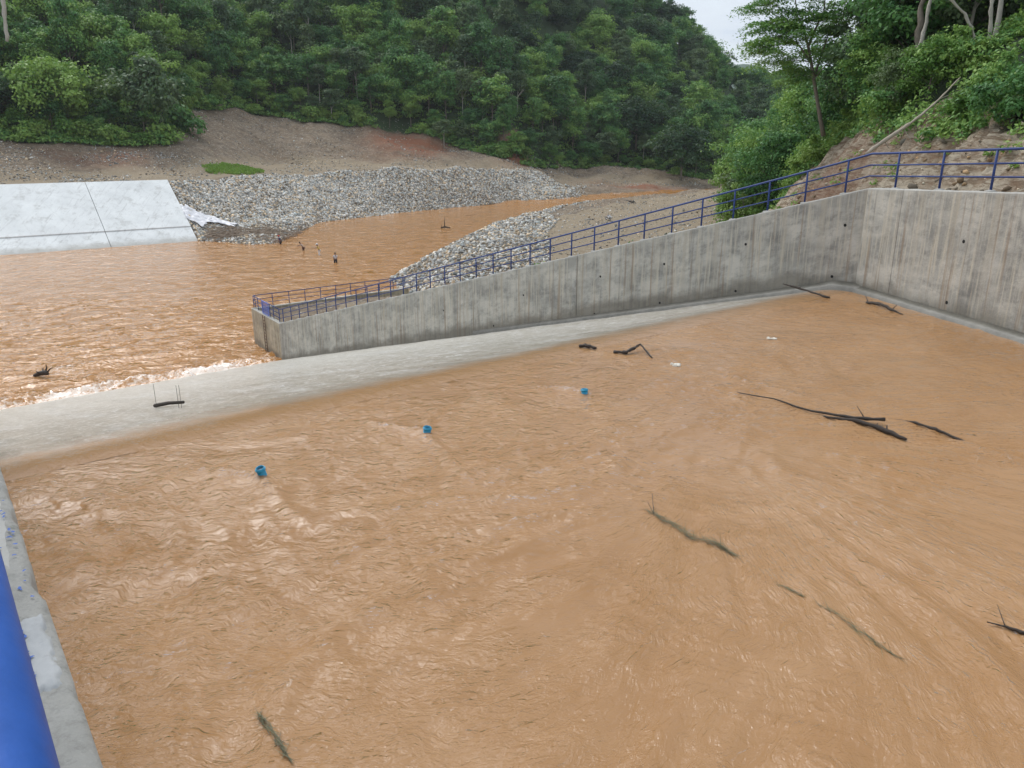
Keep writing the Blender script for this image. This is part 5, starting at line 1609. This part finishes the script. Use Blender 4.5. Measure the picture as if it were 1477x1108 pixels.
# ------------------------------------------------------------------ driftwood heap, plastic sheets, rocks by the far waterline
g3 = np.random.default_rng(31)
m = MB()
for i in range(950):
    f = g3.random()
    px, py = 300 + 175 * f, 338 + 6 * math.sin(f * 3) + g3.normal(0, 5.0)
    if f < .55: py = 340 + g3.normal(0, 5)
    h = ground_hit(px, py, 130, 230, 500)
    L_ = g3.uniform(.5, 2.6); an = g3.normal(.2, .6); el_ = g3.normal(0, .22)
    d = Vector((math.cos(an) * L_ / 2, math.sin(an) * L_ / 2, el_ * L_ / 2))
    c = h + Vector((0, 0, g3.uniform(.05, .55)))
    m.tube([c - d, c + d * .3 + Vector((0, 0, .05)), c + d], [g3.uniform(.03, .085)] * 3, 4)
obj('driftwood', m.mesh('driftwood', M_DRYWOOD), kind='stuff', label='tangled bank of driftwood at the water edge below the riprap', cat='driftwood')
def sheet(px, py, w, l, label, seed):
    h = ground_hit(px, py, 140, 200, 600)
    u, v = np.meshgrid(np.linspace(-1, 1, 26), np.linspace(-1, 1, 20), indexing='ij')
    edge = 1 + .25 * fbm(u * 2, v * 2, 2, seed)
    X = h.x + u * w / 2 * edge; Y = h.y + v * l / 2 * edge
    Z = T(X, Y) + .45 + .22 * fbm(u * 3, v * 3, 3, seed + 3)
    o = np_mesh('plastic_sheet', np.stack([X, Y, Z], -1), grid_faces(26, 20), M_SHEET, False)
    oo = obj('plastic_sheet', o, label=label, cat='plastic sheet')
    sd_ = oo.modifiers.new('thickness', 'SOLIDIFY'); sd_.thickness = .02
sheet(281, 315, 5.0, 4.5, 'crumpled white plastic sheet beside the revetment edge', 3)
sheet(314, 322, 7.0, 2.6, 'larger white plastic sheet lying on the riprap, right of the small one', 7)

# ------------------------------------------------------------------ flotsam
WOODS = 0
def wpt(px, py, dz=0.0, z=Z_IN):
    q = at_z(px, py, z)
    if z == Z_IN: q.z = max(float(pool_z(q.x, q.y)), Z_IN - .01)
    return q + Vector((0, 0, dz))
stick('floating_branch', [wpt(1063, 567, .0), wpt(1115, 579, .04), wpt(1170, 596, .05), wpt(1230, 610, .05), wpt(1275, 614, .10)], [.012, .022, .035, .045, .05], M_WETWOOD,
      'long thin wet branch floating in the upper pool, upper of the crossed pair', 'branch', 7, extra=[([wpt(1245, 608, .06), wpt(1234, 600, .22)], [.012, .006])])
stick('floating_branch', [wpt(1188, 601, -.01), wpt(1235, 613, .03), wpt(1280, 624, .03), wpt(1308, 632, -.02)], [.03, .055, .055, .03], M_WETWOOD,
      'thicker wet log floating alongside the long thin branch', 'log', 8)
stick('floating_branch', [wpt(1274, 601, -.02), wpt(1320, 614, .02), wpt(1355, 625, .03), wpt(1386, 635, -.01), wpt(1440, 655, -.03)], [.012, .03, .04, .03, .02], M_WETWOOD,
      'thin wet branch floating right of the crossed pair', 'branch', 7)
stick('floating_branch', [wpt(1424, 896, .0), wpt(1450, 906, .03), wpt(1476, 917, .03), wpt(1520, 934, 0)], [.008, .018, .024, .02], M_WETWOOD, 'dark stick floating at the right edge of the pool', 'stick', 7,
      extra=[([wpt(1450, 906, .02), wpt(1436, 884, .07)], [.006, .003])])
stick('floating_branch', [wpt(835, 500, .02), wpt(846, 501, .06), wpt(860, 504, .04)], [.05, .06, .04], M_WETWOOD, 'short dark log caught just above the spillway crest', 'log', 7)
stick('floating_branch', [wpt(886, 509, .03), wpt(903, 511, .06), wpt(915, 508, .12), wpt(923, 505, .16), wpt(941, 517, .0)], [.05, .055, .045, .035, .02], M_WETWOOD, 'bent dark branch floating right of the short log', 'branch', 7)
stick('floating_branch', [wpt(1128, 419, .25), wpt(1155, 422, .14), wpt(1196, 430, .02)], [.02, .05, .05], M_WETWOOD, 'dark stick lying against the foot of the wall at the crest', 'stick', 7)
stick('floating_branch', [wpt(1250, 437, .02), wpt(1268, 442, .08), wpt(1282, 447, .06), wpt(1302, 454, .0)], [.05, .07, .06, .03], M_WETWOOD, 'dark log floating near the corner of the pool wall', 'log', 7,
      extra=[([wpt(1252, 438, .05), wpt(1248, 433, .14)], [.02, .01]), ([wpt(1286, 449, .05), wpt(1293, 446, .15)], [.02, .01])])
# tapering furrows the branches leave in the current are part of the waves; grass rafts
def raft(pts, n, w, label, seed, dz=.01, ln=.22):
    g = np.random.default_rng(seed)
    P = [wpt(*p) for p in pts]
    f = g.random(n) * (len(P) - 1) * .999
    i = f.astype(int); fr = f - i
    Pa = np.array([tuple(p) for p in P])
    c = Pa[i] * (1 - fr[:, None]) + Pa[i + 1] * fr[:, None]
    dd = Pa[i + 1] - Pa[i]; dd /= np.linalg.norm(dd, axis=1, keepdims=True)
    taper = np.sin(np.clip(f / (len(P) - 1), .05, .95) * math.pi)
    c = c + g.normal(size=(n, 3)) * np.array([w, w, .006]) * (taper[:, None] * .8 + .2)
    c[:, 2] = pool_z(c[:, 0], c[:, 1]) + dz + g.uniform(0, .02, n)
    a = dd + g.normal(size=(n, 3)) * np.array([.35, .35, .16]); a /= np.linalg.norm(a, axis=1, keepdims=True)
    s = g.uniform(.4, 1.2, n)[:, None] * ln
    side = np.cross(a, np.array([0, 0, 1.0])); side /= np.linalg.norm(side, axis=1, keepdims=True)
    V = np.stack([c - a * s, c + side * .0035, c + a * s + np.array([0, 0, .01]), c - side * .0035], 1).reshape(-1, 3)
    me = np_mesh('grass_raft', V, np.arange(n * 4).reshape(-1, 4), M_STRAW, False, {'tone': np.repeat(g.random(n), 4)})
    obj('grass_raft', me, label=label, cat='floating grass')
M_STRAW = leaf_mat('wet_grass_stems', (0.09, 0.09, 0.05), (0.19, 0.18, 0.095), (0.30, 0.28, 0.16), .25, .05)
raft([(933, 737), (965, 757), (1000, 775), (1035, 790), (1062, 802)], 150, .040, 'bundle of wet green grass drifting in the middle of the pool', 1)
raft([(1180, 876), (1220, 898), (1260, 925), (1300, 952)], 60, .03, 'thin half-sunken wisp of grass at the lower right of the pool', 2, -.006)
raft([(1118, 846), (1138, 852), (1158, 862)], 40, .015, 'tiny wisp of grass between the two larger ones', 4, -.006, .1)
raft([(372, 1035), (384, 1050), (402, 1075), (420, 1100)], 90, .016, 'loose sprig of grass near the bottom edge of the pool', 3, .01, .12)
e = MB(); e.tube([wpt(943, 745, .0), wpt(940, 722, .10)], [.006, .003], 4); e.tube([wpt(943, 745, .0), wpt(934, 730, .06)], [.005, .003], 4)
obj('twig', e.mesh('twig', M_WETWOOD), label='forked twig poking up beside the drifting grass bundle', cat='twig')

# blue pipes
for i, (px, py, sc, lb) in enumerate(((378, 684, 1.0, 'open blue pipe end poking out of the pool, nearest the left wall'),
                                  (616, 622, 1.0, 'open blue pipe end poking out of the pool, middle of the three'),
                                  (843, 563, 1.0, 'open blue pipe end poking out of the pool, farthest to the right'))):
    c = wpt(px, py + 5)
    t = thing('blue_pipe', lb, 'pipe', c, 0)
    m = MB()
    ro, ri, hh = .070, .060, .095
    t.rotation_euler = (R(14 - 5 * i), R(-8 + 7 * i), i * 1.3)
    prof = [(ro, -.4), (ro, hh), (ri, hh), (ri, .0)]
    n = 20; vs = [(r_ * math.cos(2*math.pi*k/n), r_ * math.sin(2*math.pi*k/n), z_) for r_, z_ in prof for k in range(n)]
    fs = [(j*n + k, j*n + (k+1) % n, (j+1)*n + (k+1) % n, (j+1)*n + k) for j in range(3) for k in range(n)]
    m.add(vs, fs); obj('pipe_body', m.mesh('pipe_body', M_PVC, True), t)
    m = MB(); m.torus((0, 0, hh - .03), ro + .006, .012, 'z', 20, 6); obj('collar', m.mesh('collar', M_PVC, True), t)
    m = MB(); m.tube([(0, 0, -.1), (0, 0, .06)], ri - .002, 20); obj('plug', m.mesh('plug', M_PVC_IN), t)
# lumps of floating foam
for (px, py, sz, lb) in ((1113, 489, .075, 'off-white lump of foam floating at the right of the pool'), (976, 527, .085, 'off-white lump of foam floating near the bent branch')):
    m = MB(); g = random.Random(px)
    for _ in range(7): m.ball((g.uniform(-sz, sz) * 1.3, g.uniform(-sz, sz), 0), (sz * g.uniform(.4, .8), sz * g.uniform(.3, .6), sz * g.uniform(.25, .5)), 8, 5)
    obj('foam_lump', m.mesh('foam_lump', M_FOAM, True), label=lb, cat='foam', loc=wpt(px, py, .02))

# log with rods on the chute
ca = at_z(225, 588, 6.5)
def on_chute(px, py):
    lo = None
    for zt in np.linspace(Z_IN, 0, 1400):
        p = at_z(px, py, zt)
        r = (p.x - K[0]) * ER[0] + (p.y - K[1]) * ER[1]
        if r < 0 and float(chute_z(np.array(r))) >= zt: return p
    return at_z(px, py, 5)
p0, p1 = on_chute(224, 588), on_chute(265, 584)
t = thing('stranded_log', 'dark straight log with upright rods stranded on the white spillway sheet', 'log')
m = MB(); m.tube([p0 + Vector((0, 0, .06)), p0.lerp(p1, .5) + Vector((0, 0, .1)), p1 + Vector((0, 0, .08))], [.06, .055, .045], 8)
obj('log_body', m.mesh('log_body', M_WETWOOD, True), t)
for (px, hh, dx) in ((226, .75, 0), (258, .65, 0), (262, .65, 0)):
    b = on_chute(px, 588)
    m = MB(); m.tube([b + Vector((0, 0, -.1)), b + Vector((0, 0, hh))], .006, 5)
    obj('rod', m.mesh('rod', M_WETWOOD), t)

# stump drifting at the toe, and twisted pieces in the river
c = at_z(62, 541, 0.2)
t = obj('floating_stump', None, label='dark root stump drifting in the foam at the far left', cat='stump') if False else thing('floating_stump', 'dark root stump drifting in the foam at the far left', 'stump', c)
m = MB(); m.tube([(-.75, 0, -.05), (-.2, .1, .12), (.25, 0, .2), (.5, -.1, .1)], [.10, .2, .22, .1], 8); obj('stump_body', m.mesh('stump_body', M_WETWOOD, True), t)
for pts_ in ([(.2, 0, .2), (.35, .1, .6), (.32, .1, .85)], [(.3, 0, .15), (.65, 0, .5), (.9, 0, .62)], [(-.2, 0, .1), (-.35, -.2, .35)], [(0, 0, .1), (-.1, .3, .45)]):
    m = MB(); m.tube(pts_, [.08, .05, .02][:len(pts_)], 6); obj('root', m.mesh('root', M_WETWOOD, True), t)
c = at_z(642, 329, 0.0)
t = thing('floating_stump', 'dark upright snag with a log standing in the middle of the river', 'snag', c)
for pts_, rr0, nm in (([(-.9, 0, .1), (0, 0, .25), (1.1, 0, .08)], [.12, .2, .08], 'log_body'), ([(-.1, 0, .2), (-.05, 0, 1.4), (.05, 0, 2.6)], [.12, .08, .03], 'stem'), ([(-.7, 0, .1), (-.8, 0, .8)], [.06, .02], 'twig')):
    m = MB(); m.tube(pts_, rr0, 6); obj(nm, m.mesh(nm, M_WETWOOD, True), t)
c = at_z(679, 311, 0.0)
stick('floating_twig', [c + Vector((-1.3, 0, .12)), c + Vector((0, .2, .1)), c + Vector((1.1, 0, .22))], [.03, .05, .03], M_WETWOOD, 'small dark twig floating upstream of the snag', 'twig')

# ------------------------------------------------------------------ people wading
def skin_mesh(name, verts, edges, radii, mat, parent, root=0):
    me = bpy.data.meshes.new(name)
    me.from_pydata(verts, edges, [])
    me.materials.append(mat)
    o = obj(name, me, parent)
    sk = o.modifiers.new('skin', 'SKIN'); sk.use_smooth_shade = True
    lay = me.skin_vertices[0].data if me.skin_vertices else None
    if lay is None:
        bpy.context.view_layer.objects.active = o
        return o
    for i, r_ in enumerate(radii):
        lay[i].radius = (r_, r_) if isinstance(r_, (int, float)) else r_
        lay[i].use_root = (i == root)
    sb = o.modifiers.new('sub', 'SUBSURF'); sb.levels = 1; sb.render_levels = 1
    return o
M_SKIN = simple('skin', (0.26, 0.14, 0.085), 0.6)
M_HAIR = simple('black_hair', (0.012, 0.010, 0.009), 0.6)
def cloth(nm, c): return simple(nm, c, 0.9, 0, 0.15)
def person(px, py, face, lean, arms, depth, label, shirt, pants, hat, rz):
    """arms: two (elbow, hand) pairs relative to the shoulder; depth: how deep they stand"""
    c = at_z(px, py, 0.0)
    t = thing('person', label, 'person', (c.x, c.y, -depth), rz, None, (1.35, 1.35, 1.2))
    hip = Vector((0, 0, .92)); L1 = .52
    d = Vector((math.sin(lean), 0, math.cos(lean)))
    chest = hip + d * .36; neck = hip + d * .54; head = neck + (d * .6 + Vector((0.15 * math.sin(lean), 0, .4))).normalized() * .17; crown_ = head + d * .10
    V = [hip, hip + d * .18, chest, neck, head, crown_]; E = [(0, 1), (1, 2), (2, 3), (3, 4), (4, 5)]
    Rd = [(.15, .12), (.135, .105), (.165, .11), (.06, .06), (.095, .10), (.07, .075)]
    hands = []
    for sgn, (el_, ha) in zip((-1, 1), arms):
        sh = neck + Vector((0, sgn * .19, -.05)); e_ = sh + Vector(el_); h_ = e_ + Vector(ha)
        b = len(V); V += [sh, e_, h_, h_ + Vector(ha).normalized() * .09]; E += [(2, b), (b, b+1), (b+1, b+2), (b+2, b+3)]; Rd += [.062, .045, .035, .03]
    for sgn in (-1, 1):
        b = len(V); V += [hip + Vector((0, sgn * .10, -.08)), hip + Vector((.05, sgn * .12, -.45)), hip + Vector((0, sgn * .13, -.86)), hip + Vector((.14, sgn * .14, -.90))]
        E += [(0, b), (b, b+1), (b+1, b+2), (b+2, b+3)]; Rd += [.095, .065, .05, .045]
    skin_mesh('body', [tuple(v) for v in V], E, Rd, M_SKIN, t)
    sv = [V[0] + d * .02, V[1], V[2], V[3] - d * .03]; se = [(0, 1), (1, 2), (2, 3)]; sr_ = [(.165, .135), (.155, .125), (.185, .13), (.09, .08)]
    for i in (6, 10):
        b = len(sv); sv += [V[i], V[i].lerp(V[i+1], .75)]; se += [(2, b), (b, b+1)]; sr_ += [.078, .062]
    skin_mesh('shirt', [tuple(v) for v in sv], se, sr_, shirt, t)
    pv = [V[0]]; pe = []; pr2 = [(.168, .138)]
    for i in (14, 18):
        b = len(pv); pv += [V[i], V[i+1], V[i+1].lerp(V[i+2], .7)]; pe += [(0, b), (b, b+1), (b+1, b+2)]; pr2 += [.115, .085, .07]
    skin_mesh('trousers', [tuple(v) for v in pv], pe, pr2, pants, t)
    m = MB(); m.ball((crown_.x - .015, crown_.y, crown_.z - .01), (.105, .098, .10), 10, 7); obj('hair', m.mesh('hair', M_HAIR, True), t)
    if hat is not None:
        m = MB(); m.tube([crown_ + d * .02, crown_ + d * .03], [.19, .19], 16); m.ball(tuple(crown_ + d * .04), (.115, .11, .10), 12, 6)
        obj('hat', m.mesh('hat', hat, True), t)
    m = MB()
    for s_ in (-1, 1): m.ball((head.x + .088, s_ * .034, head.z + .02), (.012, .014, .01), 6, 4)
    obj('eyes', m.mesh('eyes', M_HAIR), t)
    m = MB(); m.ball((head.x + .10, 0, head.z - .005), (.022, .014, .022), 6, 5)
    obj('nose', m.mesh('nose', M_SKIN), t)
    return t
down = ((.03, -.03, -.28), (.06, 0, -.24)); fwd = ((.18, 0, -.20), (.24, 0, -.02)); fwd2 = ((.2, 0, -.12), (.25, 0, -.10)); up_ = ((.1, -.12, -.18), (.12, .05, .2))
S1 = 1.0
M_W = cloth('white_cloth', (.75, .75, .76)); M_G = cloth('grey_cloth', (.60, .62, .66)); M_K = cloth('dark_cloth', (.02, .02, .03)); M_G2 = cloth('pale_brown_cloth', (.42, .33, .28)); M_Y = cloth('yellow_cloth', (.62, .45, .12)); M_RD = cloth('red_cloth', (.55, .05, .03)); M_B = cloth('brown_cloth', (.10, .05, .04))
M_NV = cloth('navy_cloth', (.04, .06, .18))
person(405, 352, 0, .25, (down, fwd), .62, 'person with a red hat and dark clothes standing in the water beside the driftwood', M_NV, M_K, M_RD, R(-150))
person(438, 361, 0, .60, (fwd2, fwd), .60, 'person in a pale top bending and reaching forward, second wader from the left', M_G2, M_B, None, R(180))
person(461, 368, 0, .30, (fwd, up_), .30, 'person in a yellow shirt and white hat standing in shallow water', M_Y, M_W, M_W, R(-170))
person(484, 379, 0, .10, (down, down), .60, 'person in a white and grey shirt with dark hair, rightmost wader', M_G, M_K, None, R(-60))

# ------------------------------------------------------------------ motorbikes
M_TYRE = simple('tyre_rubber', (.012, .012, .013), .8); M_CHROME = simple('dull_chrome', (.5, .5, .5), .3, .9); M_BW = simple('white_fairing', (.78, .78, .80), .35); M_BK = simple('black_fairing', (.015, .015, .018), .35)
def motorbike(px, py, rz, body, label):
    h = ground_hit(px, py, 90, 250)
    t = thing('motorbike', label, 'motorbike', h + Vector((0, 0, .02)), rz, scale=1.1)
    t.rotation_euler = (R(-7), 0, rz)
    for x in (-.62, .62):
        m = MB(); m.torus((x, 0, .29), .25, .05, 'y', 22, 6); w = obj('wheel', m.mesh('wheel', M_TYRE, True), t)
        m = MB(); m.torus((x, 0, .29), .20, .015, 'y', 20, 5)
        for k in range(6):
            a_ = k * math.pi / 3; m.tube([(x, 0, .29), (x + .2*math.cos(a_), 0, .29 + .2*math.sin(a_))], .01, 4)
        obj('rim', m.mesh('rim', M_CHROME), w)
    def part(nm, mat, f):
        m = MB(); f(m); return obj(nm, m.mesh(nm, mat, True), t)
    part('fork', M_CHROME, lambda m: [m.tube([(.62, s*.07, .29), (.42, s*.07, .88)], .022, 6) for s in (-1, 1)])
    part('engine', M_BK, lambda m: (m.ball((0, 0, .36), (.22, .12, .15), 10, 7), m.tube([(-.62, 0, .29), (-.1, 0, .42), (.38, 0, .8)], .03, 6)))
    part('fairing', body, lambda m: (m.ball((.38, 0, .70), (.14, .20, .26), 12, 8), m.ball((-.30, 0, .66), (.38, .12, .12), 12, 7)))
    part('front_fender', body, lambda m: m.tube([(.38, 0, .5), (.52, 0, .60), (.66, 0, .61), (.82, 0, .52)], [.05, .07, .07, .05], 8))
    part('leg_shield', body, lambda m: [m.ball((.26, s*.17, .52), (.10, .05, .24), 10, 7) for s in (-1, 1)])
    part('seat', M_BK, lambda m: m.ball((-.22, 0, .80), (.40, .13, .07), 12, 7))
    part('handlebar', M_BK, lambda m: m.tube([(.28, -.34, .98), (.38, -.1, .95), (.38, .1, .95), (.28, .34, .98)], .02, 6))
    part('headlight', M_CHROME, lambda m: m.ball((.50, 0, .84), (.06, .09, .08), 10, 6))
    for s in (-1, 1):
        part('mirror', M_BK, lambda m: (m.tube([(.30, s*.28, .97), (.32, s*.33, 1.16)], .008, 5), m.ball((.32, s*.35, 1.19), (.02, .06, .045), 8, 5)))
    part('tail_light', M_RD, lambda m: m.ball((-.66, 0, .72), (.04, .07, .04), 8, 5))
    part('exhaust', M_CHROME, lambda m: m.tube([(.05, -.12, .24), (-.3, -.15, .25), (-.75, -.16, .34)], [.025, .04, .045], 8))
    part('stand', M_BK, lambda m: m.tube([(-.05, .08, .25), (-.08, .30, .02)], .014, 5))
motorbike(877, 318, R(-65), M_BW, 'white motorbike parked on the gravel bank')
motorbike(911, 295, R(-15), M_BK, 'black motorbike parked near the rapids')

# ------------------------------------------------------------------ distant mountain
n = 90
xa = np.linspace(300, 1900, n); ya = np.linspace(2600, 4200, 24)
MX, MY = np.meshgrid(xa, ya)
ridge = 18 + 0.0945 * 2600 * np.exp(-((MX / 2600 - .325) / .085) ** 2) + 12 * fbm(MX / 160, MY / 160, 4, 93)
MZ = ridge * sstep(2600, 3000, MY) * 1.12 - 20
obj('distant_mountain', np_mesh('distant_mountain', np.stack([MX, MY, MZ], -1), grid_faces(24, n), simple('wooded_mountain', (0.05, 0.09, 0.045), .95, 0, .3, .01), True), kind='structure', label='hazy blue mountain in the valley gap')

# ------------------------------------------------------------------ thin valley haze
hz = bpy.data.materials.new('valley_haze'); hz.use_nodes = True
hn = hz.node_tree; hn.nodes.clear()
ho = hn.nodes.new('ShaderNodeOutputMaterial'); hv = hn.nodes.new('ShaderNodeVolumePrincipled')
hv.inputs['Color'].default_value = (0.86, 0.93, 1.0, 1); hv.inputs['Density'].default_value = 0.00010
hn.links.new(hv.outputs[0], ho.inputs['Volume'])
m = MB(); m.box(-4800, 6800, -120, 4400, -4, 420)
obj('haze', m.mesh('haze', hz), kind='stuff', label='thin pale haze lying in the valley')
